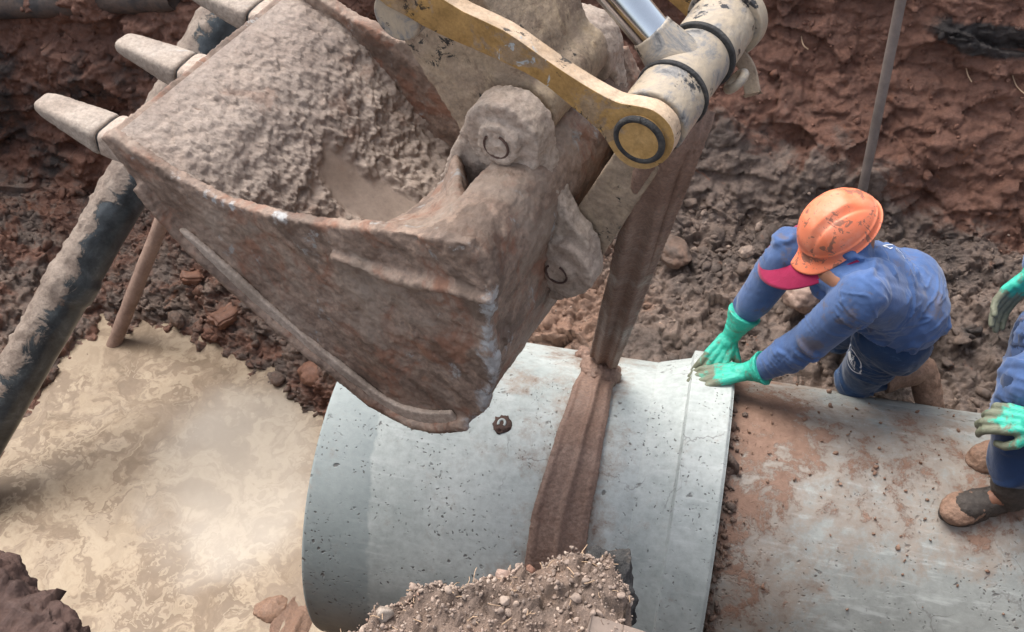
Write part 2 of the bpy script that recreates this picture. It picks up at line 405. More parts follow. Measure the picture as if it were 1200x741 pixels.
def pool_mat():
    t = NT('liquid_mud')
    w = t.n('VectorMath', operation='SCALE'); t.l(t.noise(3.2, 4, .55, out='Color'), w.inputs[0]); w.inputs['Scale'].default_value = 1.0
    a = t.n('VectorMath', operation='ADD'); t.l(t.vec, a.inputs[0]); t.l(w.outputs[0], a.inputs[1])
    w2 = t.n('VectorMath', operation='SCALE'); t.l(t.noise(9, 3, .5, out='Color', vec=a.outputs[0]), w2.inputs[0]); w2.inputs['Scale'].default_value = .16
    a2 = t.n('VectorMath', operation='ADD'); t.l(a.outputs[0], a2.inputs[0]); t.l(w2.outputs[0], a2.inputs[1]); vv = a2.outputs[0]
    c = t.ramp(t.noise(2.3, 5, .55, 1.2, vec=vv), [(.34, (.20, .145, .098)), (.44, (.27, .20, .137)), (.50, (.345, .265, .185)), (.57, (.37, .29, .205)), (.68, (.29, .218, .15))])
    lines = t.math('SUBTRACT', 1.0, t.mask(t.math('ABSOLUTE', t.math('SUBTRACT', t.noise(4.2, 5, .6, 1.6, vec=vv), .5)), .0, .05))
    lines = t.math('MULTIPLY', lines, t.mask(t.noise(2.6, 3, .5), .40, .6))
    c = t.mix(t.math('MULTIPLY', lines, .45), c, (.20, .148, .102))
    w3 = t.n('VectorMath', operation='SCALE'); t.l(t.noise(5, 4, .6, out='Color', vec=vv), w3.inputs[0]); w3.inputs['Scale'].default_value = .5
    a3 = t.n('VectorMath', operation='ADD'); t.l(vv, a3.inputs[0]); t.l(w3.outputs[0], a3.inputs[1])
    sw_ = t.math('SINE', t.math('MULTIPLY', t.noise(1.6, 3, .45, .4, vec=a3.outputs[0]), 42.0))
    sm_ = t.mask(t.noise(2.0, 4, .6), .36, .52)
    c = t.mix(t.math('MULTIPLY', t.math('MULTIPLY', t.mask(sw_, -.1, 1.0), sm_), .62), c, (.20, .143, .098))
    c = t.mix(t.math('MULTIPLY', t.math('MULTIPLY', t.mask(sw_, -.1, -1.0), sm_), .45), c, (.44, .355, .255))
    bits = t.math('MULTIPLY', t.math('SUBTRACT', 1.0, t.mask(t.voro(34, vec=a.outputs[0]), .06, .10)), t.mask(t.noise(3.1, 4, .6), .55, .60))
    c = t.mix(t.math('MULTIPLY', bits, .8), c, (.11, .085, .065))
    sp = t.math('MULTIPLY', t.math('SUBTRACT', 1.0, t.mask(t.voro(22), .05, .12)), t.mask(t.noise(2.5, 3, .5), .56, .63))
    c = t.mix(t.math('MULTIPLY', sp, .6), c, (.24, .18, .13))
    h = t.math('ADD', t.math('MULTIPLY', t.noise(3.2, 4, .5, 1.2, vec=vv), 1.0), t.math('MULTIPLY', t.noise(13, 3, .5, .8, vec=vv), t.math('MULTIPLY', t.mask(t.noise(2.2, 3, .5), .42, .6), .22)))
    n = t.bump(h, .06, .02)
    sheen_ = t.attr('film_or_sheen')
    c = t.mix(t.math('MULTIPLY', sheen_, .55), c, (.40, .35, .29))  # wet film area: paler tint paints the sky's sheen into the mud colour
    m = t.done(c, t.mix(sheen_, t.ramp(t.noise(3, 4, .5, vec=vv), [(.4, .42), (.65, .55)]), (.34, .34, .34)), n, .3)
    t.l(t.math('ADD', t.math('MULTIPLY', sheen_, .10), .22), t.b.inputs['Specular IOR Level']); return m

def cloth_mat(name, base, dirt=(.2, .13, .1), dm=(.66, .72), wv=700, wash=None):
    t = NT(name)
    b = np.array(base)
    c = t.ramp(t.noise(7, 7, .65), [(.3, tuple(b * .72)), (.5, tuple(b)), (.7, tuple(np.minimum(b * 1.28, 1)))])
    if wash is not None: c = t.mix(t.math('MULTIPLY', t.mask(t.noise(14, 8, .75, .3, stretch=((1, 1, 3),)), .52, .7), .55), c, wash)
    c = t.mix(t.math('MULTIPLY', t.mask(t.noise(9, 8, .7, .5), dm[0], dm[1]), .7), c, dirt)
    n1 = t.bump(t.noise(34, 4, .55, .8), .35, .006)
    n = t.bump(t.noise(wv, 2, .5), .25, .001, n1)
    m = t.done(c, .85, n, .25); t.b.inputs['Sheen Weight'].default_value = .25
    return m

def glove_mat():
    t = NT('green_rubber')
    c = t.ramp(t.noise(12, 6, .6), [(.3, (.028, .40, .29)), (.6, (.045, .52, .38)), (.75, (.12, .56, .43))])
    d = t.mask(t.math('ADD', t.attr('dirt'), t.math('MULTIPLY', t.math('SUBTRACT', t.noise(30, 7, .7, .5), .5), 1.9)), .16, .50)
    c = t.mix(t.math('MULTIPLY', d, .85), c, (.20, .135, .09))
    n = t.bump(t.noise(40, 6, .65, .8), .7, .009)
    return t.done(c, .48, n, .5)

def helmet_mat():
    t = NT('orange_helmet_plastic')
    c = t.ramp(t.noise(7, 5, .55), [(.3, (.80, .19, .085)), (.7, (.88, .28, .155))])
    c = t.mix(t.math('MULTIPLY', t.mask(t.noise(10, 7, .7), .5, .72), .45), c, (.88, .46, .34))
    d = t.mask(t.noise(17, 6, .65, .7), .57, .60)
    c = t.mix(t.math('MULTIPLY', d, .85), c, (.24, .12, .085))
    d2 = t.mask(t.noise(60, 5, .65), .62, .65)
    c = t.mix(t.math('MULTIPLY', d2, .8), c, (.28, .16, .11))
    return t.done(c, t.ramp(t.noise(20, 4), [(.4, .4), (.65, .65)]), t.bump(t.noise(50, 5), .12, .003), .4)

def plain(name, c, rough=.6, bumps=(60, .3, .004), metal=0, spec=.4, var=.3):
    t = NT(name); b = np.array(c)
    k = t.ramp(t.noise(10, 7, .65), [(.3, tuple(b * (1 - var))), (.7, tuple(np.minimum(b * (1 + var), 1)))])
    return t.done(k, rough, t.bump(t.noise(bumps[0], 6, .7), bumps[1], bumps[2]), spec, metal)

def pipe_mat():                       # black plastic under mud
    t = NT('muddy_black_pipe')
    base = t.ramp(t.noise(9, 8, .7, .4), [(.35, (.022, .026, .029)), (.55, (.065, .075, .08)), (.7, (.15, .165, .17))])
    mud = t.ramp(t.noise(12, 8, .7), [(.3, (.17, .125, .10)), (.5, (.27, .215, .175)), (.7, (.33, .27, .225))])
    m = t.math('ADD', t.attr('mud'), t.math('MULTIPLY', t.math('SUBTRACT', t.noise(7, 9, .75, .8), .5), 3.2))
    mm = t.mask(m, .42, .56); c = t.mix(mm, base, mud)
    c = t.mix(.4, c, t.ramp(t.noise(90, 5, .7), [(.3, .5), (.6, 1.2)]), 'MULTIPLY')
    n = t.bump(t.math('MULTIPLY', mm, t.noise(45, 7, .7)), .8, .012)
    return t.done(c, t.mix(mm, (.32,) * 3, (.8,) * 3), n, .5)

MT = dict(
    soil=terrain_mat(), pool=pool_mat(), conc=concrete_mat('new_concrete', False), conc_old=concrete_mat('muddy_concrete', True),
    bucket=steel_mud_mat('muddy_bucket_steel', [(.13, .085, .062), (.215, .148, .112), (.30, .215, .165), (.20, .14, .11)], .59, (.33, .325, .315), 70, .009, .8, True),
    mudload=mudload_mat(),
    ear=steel_mud_mat('mud_caked_steel', [(.29, .225, .18), (.39, .31, .25), (.46, .37, .305), (.34, .255, .20)], .70, (.44, .41, .37), 75, .011, .12),
    tooth=steel_mud_mat('worn_tooth_steel', [(.20, .155, .125), (.30, .24, .195), (.35, .29, .24), (.25, .195, .155)], .62, (.38, .37, .35), 95, .005),
    paint=paint_mat(), cream=cream_mat(), grease=grease_mat(),
    chrome=plain('chromed_rod', (.66, .70, .74), .16, (30, .02, .001), 1.0, .5, .06),
    strap=steel_mud_mat('mud_soaked_webbing', [(.145, .085, .060), (.215, .132, .098), (.255, .165, .125), (.19, .12, .092)], .8, (.3, .24, .2), 120, .005),
    clod=earth('clod_soil', [(.075, .055, .046), (.15, .11, .09), (.21, .135, .10), (.15, .075, .05)], 9, 60, .9, .014, (.5, .9)),
    stone=earth('bank_stones', [(.12, .092, .078), (.23, .175, .142), (.34, .255, .205), (.31, .165, .105)], 14, 70, .5, .006, (.6, .9)),
    bank=earth('bank_soil', [(.10, .072, .058), (.18, .130, .103), (.26, .185, .142), (.23, .132, .09)], 7, 75, 1.0, .014, (.65, .95)),
    bank_red=earth('bank_dark_red_soil', [(.06, .034, .028), (.10, .058, .046), (.13, .075, .06)], 5, 80, .9, .012, (.6, .95)),
    asphalt=earth('broken_asphalt', [(.018, .018, .019), (.035, .034, .035), (.06, .058, .056), (.15, .12, .10)], 22, 90, 1.0, .012, (.6, .9)),
    brick=earth('wet_brick', [(.15, .075, .052), (.23, .115, .075), (.27, .16, .12)], 12, 90, .6, .006, (.5, .85)),
    root=plain('dry_straw', (.42, .29, .19), .8), wood=plain('weathered_wood', (.22, .17, .14), .85),
    pipe=pipe_mat(), clay_pipe=earth('muddy_pink_pipe', [(.24, .16, .125), (.36, .25, .20), (.43, .30, .235)], 6, 60, .5, .008, (.5, .8)),
    rod=plain('grey_brown_stake', (.20, .165, .145), .7),
    sheet=earth('dark_muddy_plastic', [(.03, .028, .029), (.06, .052, .05), (.12, .085, .068), (.05, .045, .045)], 8, 60, .5, .008),
    shirt=cloth_mat('blue_shirt', (.066, .125, .285), (.13, .11, .12), (.56, .66)), jeans=cloth_mat('navy_jeans', (.020, .050, .120), wash=(.09, .155, .27)),
    jeans2=cloth_mat('dark_work_trousers', (.018, .042, .11), dm=(.54, .64)), glove=glove_mat(), helmet=helmet_mat(),
    cap=cloth_mat('crimson_cloth', (.33, .015, .072), dm=(.8, .9)), skin=plain('skin', (.28, .135, .085), .5, (80, .1, .002)),
    boot=steel_mud_mat('muddy_rubber_boot', [(.16, .092, .062), (.26, .155, .105), (.30, .19, .135), (.20, .125, .09)], .75, (.1, .08, .07), 60, .011, .3),
    boot_dark=steel_mud_mat('scuffed_dark_boot', [(.035, .03, .028), (.07, .058, .05), (.12, .095, .08)], .72, (.2, .16, .13), 70, .007),
    white=plain('printed_white_ink', (.62, .64, .68), .8), hair=plain('black_hair', (.012, .01, .009), .6), lime=plain('lime_cloth', (.55, .70, .22), .8),
    eye=plain('eye_white', (.7, .68, .64), .3),
)

# ------------------------------------------------------------------ world and sun
S = nrm(V3(-.38, .29, .87))
w = bpy.data.worlds.new('World'); sc.world = w; w.use_nodes = True
wt = w.node_tree; bg = wt.nodes['Background']; sky = wt.nodes.new('ShaderNodeTexSky'); sky.sky_type = 'NISHITA'; sky.sun_disc = False
sky.sun_elevation = math.asin(S[2]); sky.sun_rotation = math.atan2(S[0], S[1]); sky.air_density = 1.0; sky.dust_density = 4.0; sky.ozone_density = .6
hs = wt.nodes.new('ShaderNodeHueSaturation'); hs.inputs['Saturation'].default_value = .42
wt.links.new(sky.outputs[0], hs.inputs['Color']); wt.links.new(hs.outputs[0], bg.inputs[0]); bg.inputs[1].default_value = .15
sl = bpy.data.lights.new('sun', 'SUN'); so = bpy.data.objects.new('sun', sl); col.objects.link(so)
sl.energy = 1.3; sl.angle = math.radians(42); sl.color = (1, .95, .87)
so.rotation_euler = Vector(S).to_track_quat('Z', 'Y').to_euler()
sc.view_settings.view_transform = 'Standard'; sc.view_settings.look = 'None'; sc.view_settings.gamma = 1
sc.view_settings.exposure = 1.06
sc.render.engine = 'CYCLES'; sc.cycles.max_bounces = 6; sc.cycles.use_denoising = True

# ------------------------------------------------------------------ trench terrain (one lofted sheet)
def lerp_stations(xs, tab, x):             # smooth interpolation of profile tables
    tab = np.array(tab, float); o = np.empty((len(x),) + tab.shape[1:])
    for i in range(tab.shape[1]):
        for k in range(tab.shape[2]): o[:, i, k] = np.interp(x, xs, tab[:, i, k])
    ker = np.hanning(41); ker /= ker.sum()
    for i in range(tab.shape[1]):
        for k in range(tab.shape[2]):
            p = np.pad(o[:, i, k], 20, mode='edge'); o[:, i, k] = np.convolve(p, ker, 'valid')
    return o
XS = [-9, -5.2, -4.3, -3.7, -3.25, -2.95, -2.5, -1.95, -1.72, -1.5, -1.2, -.5, .5, 1.5, 2.6, 5, 9]
def prof(z0, y1, z1, y2, z2, y3, z3, y4, z4, y5, z5, y6):
    return [(-1.35, z0), (-.75, z0), (y1, z1), (y2, z2), (y3, z3), (y4, z4), (y5, z5), (y6, 2.45), (y6 + .35, 2.6), (9, 2.7)]
TAB = [
    prof(2.4, .2, 2.45, .7, 2.45, 1.1, 2.45, 1.4, 2.45, 1.8, 2.45, 2.1),
    prof(2.1, .2, 2.1, .7, 2.1, 1.1, 2.1, 1.4, 2.1, 1.75, 2.3, 2.0),
    prof(1.3, .2, 1.3, .7, 1.25, 1.1, 1.2, 1.4, 1.25, 1.72, 1.9, 1.95),
    prof(.8, .2, .75, .7, .62, 1.15, .5, 1.42, .55, 1.70, 1.5, 1.9),
    prof(.4, .2, .36, .8, .30, 1.2, .32, 1.45, .45, 1.66, 1.4, 1.85),
    prof(.14, .1, .05, .8, .16, 1.15, .34, 1.45, .50, 1.66, 1.4, 1.85),
    prof(.12, .1, .00, .75, .13, 1.05, .36, 1.42, .60, 1.66, 1.4, 1.85),
    prof(.16, .1, .02, .48, .10, .80, .36, 1.35, .75, 1.64, 1.4, 1.85),
    prof(.15, .1, .08, .44, .16, .72, .46, 1.3, .85, 1.64, 1.5, 1.85),
    prof(.24, .0, .21, .45, .30, .75, .60, 1.3, .95, 1.64, 1.55, 1.85),
    prof(.15, .0, .05, .46, .74, .85, .88, 1.2, 1.05, 1.60, 1.62, 1.82),
    prof(.15, .0, .03, .47, .88, .90, .98, 1.20, 1.10, 1.60, 1.68, 1.8),
    prof(.15, .0, .03, .47, .92, .95, 1.03, 1.22, 1.12, 1.60, 1.78, 1.78),
    prof(.15, .0, .03, .47, .94, .95, 1.05, 1.22, 1.14, 1.60, 1.80, 1.78),
    prof(.15, .0, .03, .47, .94, .95, 1.05, 1.22, 1.14, 1.60, 1.80, 1.78),
    prof(.15, .0, .1, .47, .94, .95, 1.05, 1.22, 1.14, 1.60, 1.80, 1.78),
    prof(2.4, .0, 2.4, .47, 2.4, .95, 2.4, 1.42, 2.4, 1.62, 2.4, 1.78),
]
xd = np.concatenate([np.linspace(-9, -4.4, 24, endpoint=False), np.linspace(-4.4, 2.3, 860), np.linspace(2.3, 9, 30)[1:]])
PR = lerp_stations(XS, TAB, xd)
NS = [3, 10, 80, 80, 100, 90, 120, 22, 8]
rows = []
for i in range(len(NS)):
    for t in np.linspace(0, 1, NS[i], endpoint=False): rows.append(PR[:, i] * (1 - t) + PR[:, i + 1] * t)
rows.append(PR[:, -1]); rows = np.stack(rows, 1)
ker = np.hanning(25); ker /= ker.sum()
for k in range(2):                         # round the profile corners
    p = np.pad(rows[:, :, k], ((0, 0), (12, 12)), mode='edge')
    rows[:, :, k] = np.stack([np.convolve(q, ker, 'valid') for q in p])
nx, nr = rows.shape[:2]
TV = np.concatenate([np.repeat(xd, nr)[:, None], rows.reshape(-1, 2)], 1)
TF = grid_faces(nx, nr); TN = normals_of(TV, TF)
if TN[:, 2].mean() < 0: TF = TF[:, ::-1]; TN = -TN
x_, y_, z_ = TV.T
near = sstep(-4.6, -4.2, x_) * (1 - sstep(2.3, 2.8, x_))
wall = sstep(1.18, 1.36, y_); loose = sstep(.3, .5, y_) * (1 - wall)
d = .05 * fbm(TV, 1.6, 3)
d += (.026 + .012 * loose) * billow(TV, 5.5, 5, .55) * (1 - .75 * wall)
d += loose * (.32 * facets(TV, 9, 1) + .34 * facets(TV, 21, 2) + .35 * facets(TV, 44, 5)) + wall * (.26 * facets(TV * [.8, 1, 1.3], 5, 3) + .20 * facets(TV * [.8, 1, 1.2], 14, 4) + .22 * facets(TV, 34, 6))
d += (1 - loose) * (1 - wall) * .25 * facets(TV, 16, 7)
d += loose * (.010 * billow(TV + 3, 15, 5, .62) + .006 * billow(TV + 8, 40, 3, .6))
d += .035 * billow(TV + 6, 8.5, 5, .62) * np.exp(-((x_ + .55) / .6) ** 2 - ((y_ - .85) / .35) ** 2)
sc_ = TV @ np.array([[.25, 0, 3.2], [0, .6, 0], [1.0, 0, -2.2]]).T
d += wall * (.022 * np.abs(fbm(sc_ * [1, 1, 1.0], 2.2, 4, .55)) - .006 * np.exp(-(fbm(TV + 5, 3.1, 4) / .05) ** 2))
d -= .05 * np.exp(-((x_ - .68) / .28) ** 2 - ((y_ - .62) / .2) ** 2)
d += wall * (.065 * fbm(TV * [1, 1, 1.0], 2.6, 5, .55) + .025 * np.abs(fbm(TV @ np.array([[1, 0, .35], [0, 1, 0], [-.3, 0, 2.2]]), 4, 4)))
d += .010 * fbm(TV, 24, 4, .6)
# overhanging dark layer near the top of the wall, to the right
ov = sstep(.35, 1.0, x_) * np.exp(-((z_ - 1.80) / .05) ** 2) * wall
d += .05 * ov
# hollow at the foot of the left wall
d -= .07 * np.exp(-((x_ + 3.75) / .5) ** 2 - ((z_ - .75) / .22) ** 2) * sstep(1.2, 1.45, y_)
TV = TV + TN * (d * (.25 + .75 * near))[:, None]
x_, y_, z_ = TV.T
grey = np.clip(.95 * sstep(.38, .55, y_) * (1 - sstep(1.08, 1.42, y_ + .15 * (x_ - .8))) * sstep(-1.2, -.4, x_), 0, 1)
grey = np.maximum(grey, .5 * (1 - sstep(-1.9, -1.3, x_)) * (1 - sstep(1.35, 1.6, y_)))
grey = np.maximum(grey, .30 * sstep(.7, 1.3, x_) * np.exp(-((z_ - 1.45) / .18) ** 2))
brown = .8 * np.exp(-((x_ + .75) / .45) ** 2 - ((y_ - .75) / .35) ** 2) + .9 * np.exp(-((x_ + 1.5) / .28) ** 2 - ((y_ + .1) / .7) ** 2)
brown = np.maximum(brown, .35 * np.exp(-((x_ + 3.2) / .5) ** 2) * (1 - sstep(1.1, 1.4, y_)))
dark = .95 * sstep(.2, .8, x_) * np.exp(-((z_ - 1.80 - .02 * (x_ < .6)) / .065) ** 2) * sstep(1.4, 1.5, y_)
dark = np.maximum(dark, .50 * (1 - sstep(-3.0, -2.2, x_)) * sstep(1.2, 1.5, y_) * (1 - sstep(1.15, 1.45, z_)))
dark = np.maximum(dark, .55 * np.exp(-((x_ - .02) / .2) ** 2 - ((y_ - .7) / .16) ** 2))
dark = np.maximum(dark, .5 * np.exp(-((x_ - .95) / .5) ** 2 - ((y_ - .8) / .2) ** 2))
attr_ter = dict(grey=grey, brown=brown, dark=dark)
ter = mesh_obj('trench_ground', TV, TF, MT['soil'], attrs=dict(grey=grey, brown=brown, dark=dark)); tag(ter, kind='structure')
TN = normals_of(TV, TF)

# ------------------------------------------------------------------ pool of liquid mud
gx, gy = np.meshgrid(np.linspace(-4.0, -1.3, 260), np.linspace(-1.3, 1.15, 240), indexing='ij')
PV = np.stack([gx.ravel(), gy.ravel(), np.full(gx.size, .2)], 1)
wv = PV + .22 * np.stack([fbm(PV, 2.2, 3), fbm(PV + 7, 2.2, 3), 0 * PV[:, 0]], 1)
PV[:, 2] += .0022 * fbm(wv, 3.4, 2) + .0004 * fbm(wv + 5, 11, 2)
_fc = onz(292, 555, .2); sheen_patch = sstep(1.15, .55, np.sqrt(((PV[:, 0] - _fc[0]) / .42) ** 2 + ((PV[:, 1] - _fc[1]) / .55) ** 2) + .45 * fbm(wv, 3.0, 4))  # glossy wet patch that also carries the painted sky reflection
tag(mesh_obj('mud_water', PV, grid_faces(260, 240), MT['pool'], attrs=dict(film_or_sheen=sheen_patch)), 'cream coloured liquid mud pooled at the foot of the trench', 'muddy water', kind='structure')

# ------------------------------------------------------------------ scattered shapes
def ico(sub):
    bm = bmesh.new(); bmesh.ops.create_icosphere(bm, subdivisions=sub, radius=1); V = np.array([v.co[:] for v in bm.verts]); F = np.array([[v.index for v in f.verts] for f in bm.faces]); bm.free(); return V, F
def rock_shapes(n, sub=2, rough=.35, flat=.75, seed=0):
    V, F = ico(sub); r = np.random.default_rng(seed); out = []
    for k in range(n):
        q = V * (1 + rough * fbm(V + 31 * k + seed, 1.1, 3) * 1.6 + rough * .35 * perlin(V * 3.5 + 11 * k))[:, None]
        # a few flat broken faces
        for j in range(5):
            nn = nrm(r.normal(size=3)); h = r.uniform(.55, .85); dd = q @ nn; q = q - np.maximum(dd - h, 0)[:, None] * nn * .9
        q = q * [1, r.uniform(.65, 1), r.uniform(.5, flat)]; out.append(q)
    return out, F
def rand_rot(r):
    q = nrm(r.normal(size=4)); w_, x, y, z = q
    return np.array([[1 - 2 * (y * y + z * z), 2 * (x * y - z * w_), 2 * (x * z + y * w_)], [2 * (x * y + z * w_), 1 - 2 * (x * x + z * z), 2 * (y * z - x * w_)], [2 * (x * z - y * w_), 2 * (y * z + x * w_), 1 - 2 * (x * x + y * y)]])
def scatter(name, pts, nrms, sizes, mat, shapes, F, sink=.3, seed=3, idx=None):
    r = np.random.default_rng(seed); VV = []; FF = []; n = 0
    for p, nn, s in zip(pts, nrms, sizes):
        sh = shapes[r.integers(len(shapes))] @ rand_rot(r).T * s
        VV.append(sh + p + nn * s * (.5 - sink)); FF.append(F + n); n += len(sh)
    at_s = None if idx is None else {k: np.repeat(v[idx], len(shapes[0])) for k, v in attr_ter.items()}
    o = mesh_obj(name, np.concatenate(VV), np.concatenate(FF), mat, attrs=at_s); return tag(o, kind='stuff')
shapes, IF = rock_shapes(14, 2, .6, .75, 1)
def pick(mask, n, seed, size):
    r = np.random.default_rng(seed); idx = np.nonzero(mask)[0]; i = r.choice(idx, n); s = size(r, n)
    return TV[i] + r.normal(size=(n, 3)) * .004, TN[i], s, i
lg = lambda a, b, mx: (lambda r, n: np.minimum(np.exp(r.normal(math.log(a), b, n)), mx))
m1 = (y_ > .47) & (y_ < 1.24) & (x_ > -1.3) & (x_ < 2.2)
p, n_, s, i_ = pick(m1, 2600, 4, lg(.0075, .75, .05))
scatter('loose_clods', p, n_, s, MT['soil'], shapes, IF, .62, 5, i_)
p, n_, s, i_ = pick(m1, 260, 14, lg(.007, .5, .025))
scatter('loose_stones', p, n_, s, MT['stone'], shapes, IF, .45, 15)
m2 = (y_ > -.7) & (y_ < 1.55) & (x_ > -4) & (x_ < -1.35) & (z_ > .2) & (z_ < 1.1)
p, n_, s, i_ = pick(m2, 1500, 8, lg(.010, .65, .05))
scatter('loose_clods', p, n_, s, MT['soil'], shapes, IF, .5, 6, i_)
m3 = (y_ > 1.3) & (z_ < 1.9) & (x_ > -4) & (x_ < 2.2)
p, n_, s, i_ = pick(m3, 2200, 9, lg(.006, .6, .03))
scatter('wall_crumbs', p, n_, s, MT['soil'], shapes, IF, .65, 7, i_)

tbvh = BVHTree.FromPolygons([tuple(v) for v in TV], [tuple(f) for f in TF])
def ground(x, y):
    h = tbvh.ray_cast(Vector((x, y, 5)), Vector((0, 0, -1))); return np.array(h[0]) if h[0] else V3(x, y, 0)
def on_ground(px, py):
    h = tbvh.ray_cast(Vector(CAM), Vector(nrm(ray(px, py)))); return np.array(h[0])
def boulder(name, px, py, r, mat, label, cat, seed, sc3=(1, .8, .65), group=None):
    V, F = ico(4); q = V * (1 + .45 * fbm(V + seed, 1.0, 4) + .12 * perlin(V * 4 + seed))[:, None]
    rr = np.random.default_rng(seed)
    for j in range(7):
        nn = nrm(rr.normal(size=3)); h = rr.uniform(.7, .95); dd = q @ nn; q = q - np.maximum(dd - h, 0)[:, None] * nn * .6
    q = q + V * (.09 * fbm(V + seed, 3, 3) + .10 * billow(V + seed, 5, 4))[:, None]
    q = q * sc3 * r; P = on_ground(px, py)
    a = rr.uniform(0, 6.3); q = q @ np.array([[math.cos(a), -math.sin(a), 0], [math.sin(a), math.cos(a), 0], [0, 0, 1]]).T
    o = mesh_obj(name, q, F, mat); o.location = Vector(P + V3(0, 0, r * sc3[2] * .25)); return tag(o, label, cat, group)
G = 'lumps of earth and stone on the trench slope'
boulder('clay_lump', 372, 440, .085, MT['brick'], 'reddish clay lump beside the end of the new concrete pipe', 'clay lump', 3)
boulder('boulder', 790, 300, .085, MT['clod'], 'dark grey earth lump just right of the sling under the linkage', 'earth lump', 5, group=G)
boulder('boulder', 875, 296, .035, MT['stone'], 'small rounded grey clod on the slope between the sling and the orange helmet', 'earth lump', 7, group=G)
boulder('boulder', 935, 350, .075, MT['clay_pipe'], 'pale brown stone seen between the arms of the kneeling worker', 'stone', 9, (1, .8, .9), group=G)
boulder('boulder', 1168, 360, .035, MT['stone'], 'small grey stone under the upper green glove at the right edge', 'stone', 11, group=G)
boulder('boulder', 318, 716, .075, MT['boot'], 'brown clay lump at the near corner of the mud pool', 'clay lump', 16, (1, .8, .5), group=G)
boulder('boulder', 326, 445, .04, MT['clod'], 'small grey clod dipping into the far edge of the mud pool', 'earth lump', 17, group=G)
boulder('boulder', 207, 405 - 30, .05, MT['clod'], 'dark clod at the mud pool edge beside the thin pink pipe', 'earth lump', 19, (1, .7, .6), group=G)
def half_brick(px, py, L, rot, label, seed):
    bm = bmesh.new(); bmesh.ops.create_cube(bm, size=1); bmesh.ops.scale(bm, vec=(L, L * .6, L * .45), verts=bm.verts)
    bmesh.ops.bevel(bm, geom=bm.edges[:], offset=.008, segments=2, affect='EDGES'); bmesh.ops.subdivide_edges(bm, edges=bm.edges[:], cuts=5, use_grid_fill=True)
    V = np.array([v.co[:] for v in bm.verts]); Vn = V * (1 + .0 * V) + (fbm(V + seed, 12, 4) * .045 + .02 * fbm(V + seed, 34, 3))[:, None] * (V / (np.linalg.norm(V, axis=1)[:, None] + 1e-9))
    for v, c in zip(bm.verts, Vn): v.co = c
    me = bpy.data.meshes.new('broken_brick'); bm.to_mesh(me); bm.free(); me.materials.append(MT['brick']); me.polygons.foreach_set('use_smooth', [True] * len(me.polygons))
    o = bpy.data.objects.new('broken_brick', me); col.objects.link(o); o.location = Vector(on_ground(px, py) + V3(0, 0, .012)); o.rotation_euler = rot
    return tag(o, label, 'brick', 'broken bricks in the slope')
half_brick(225, 325, .10, (.3, .2, .4), 'broken red brick in the slope right of the thin pink pipe', 1)
half_brick(266, 372, .13, (.2, -.1, .9), 'orange broken brick nearest the far edge of the mud pool', 2)

# ------------------------------------------------------------------ concrete pipes
def pipe_grid(x0, x1, R, nxx, nth, mudf, dampf, amp=.0025):
    X = np.linspace(x0, x1, nxx); T = np.linspace(0, 2 * np.pi, nth, endpoint=False)
    a, b = np.meshgrid(X, T, indexing='ij'); r = R(a) if callable(R) else np.full(a.shape, R)
    V = np.stack([a.ravel(), (r * np.sin(b)).ravel(), (.6 + r * np.cos(b)).ravel()], 1)
    N = np.stack([0 * a.ravel(), np.sin(b).ravel(), np.cos(b).ravel()], 1)
    V = V + N * (amp * fbm(V, 6, 4) + amp * .4 * fbm(V, 40, 3))[:, None]
    return V, grid_faces(nxx, nth, False, True)
R0, RI = .60, .50
new = empty('concrete_pipe', (-.67, 0, 0)); tag(new, 'clean blue grey concrete drain pipe with a raised collar, hanging in the sling', 'concrete pipe', 'concrete drain pipes in the trench')
X0 = -1.345
V, F = pipe_grid(X0 + .006, -.04, R0, 150, 220, None, None)
Vi = V.copy(); Vi[:, 1] *= RI / R0; Vi[:, 2] = .6 + (Vi[:, 2] - .6) * RI / R0
n = len(V); nth = 220; last = (150 - 1) * nth
ends = [(i, n + i, n + (i + 1) % nth, (i + 1) % nth) for i in range(nth)] + [(last + i, last + (i + 1) % nth, n + last + (i + 1) % nth, n + last + i) for i in range(nth)]
FF = np.concatenate([F[:, ::-1], F + n, np.array(ends)]); VV = np.concatenate([V, Vi])
strapx = onpipe(668, 600, R0)[0]
mudv = .14 + .50 * np.exp(-((VV[:, 0] - strapx) / .15) ** 2) * (.6 + .4 * (VV[:, 2] > .9)) + .25 * np.exp(-((VV[:, 0] - strapx + .25) / .18) ** 2) * (VV[:, 1] > .05)
damp = 1.0 * (1 - sstep(X0 + .10, X0 + .24, VV[:, 0] - .12 * (-VV[:, 1]))) 
ob = mesh_obj('pipe_barrel', VV, FF, MT['conc'], new, attrs=dict(mud=mudv, damp=damp))
def collar_R(x): return np.interp(x, [-.275, -.262, -.152, -.143, -.010, 0], [R0 - .004, R0 + .003, R0 + .036, R0 + .066, R0 + .070, R0 + .060])
V, F = pipe_grid(-.275, 0, collar_R, 120, 260, None, None, .003)
n = len(V); lastr = V[-260:].copy(); inn = lastr.copy(); rr = (R0 + .012); 
inn[:, 1:] = np.array([0, .6]) + (inn[:, 1:] - [0, .6]) / np.linalg.norm(inn[:, 1:] - [0, .6], axis=1)[:, None] * rr
inn2 = inn.copy(); inn2[:, 0] = -.1
VV = np.concatenate([V, inn, inn2]); FF = np.concatenate([F[:, ::-1], np.array([(n - 260 + i, n + i, n + (i + 1) % 260, n - 260 + (i + 1) % 260) for i in range(260)]),
    np.array([(n + i, n + 260 + i, n + 260 + (i + 1) % 260, n + (i + 1) % 260) for i in range(260)])])
mesh_obj('collar', VV, FF, MT['conc'], new, attrs=dict(mud=.12 * np.ones(len(VV)), damp=.30 * (VV[:, 0] < -.14)))
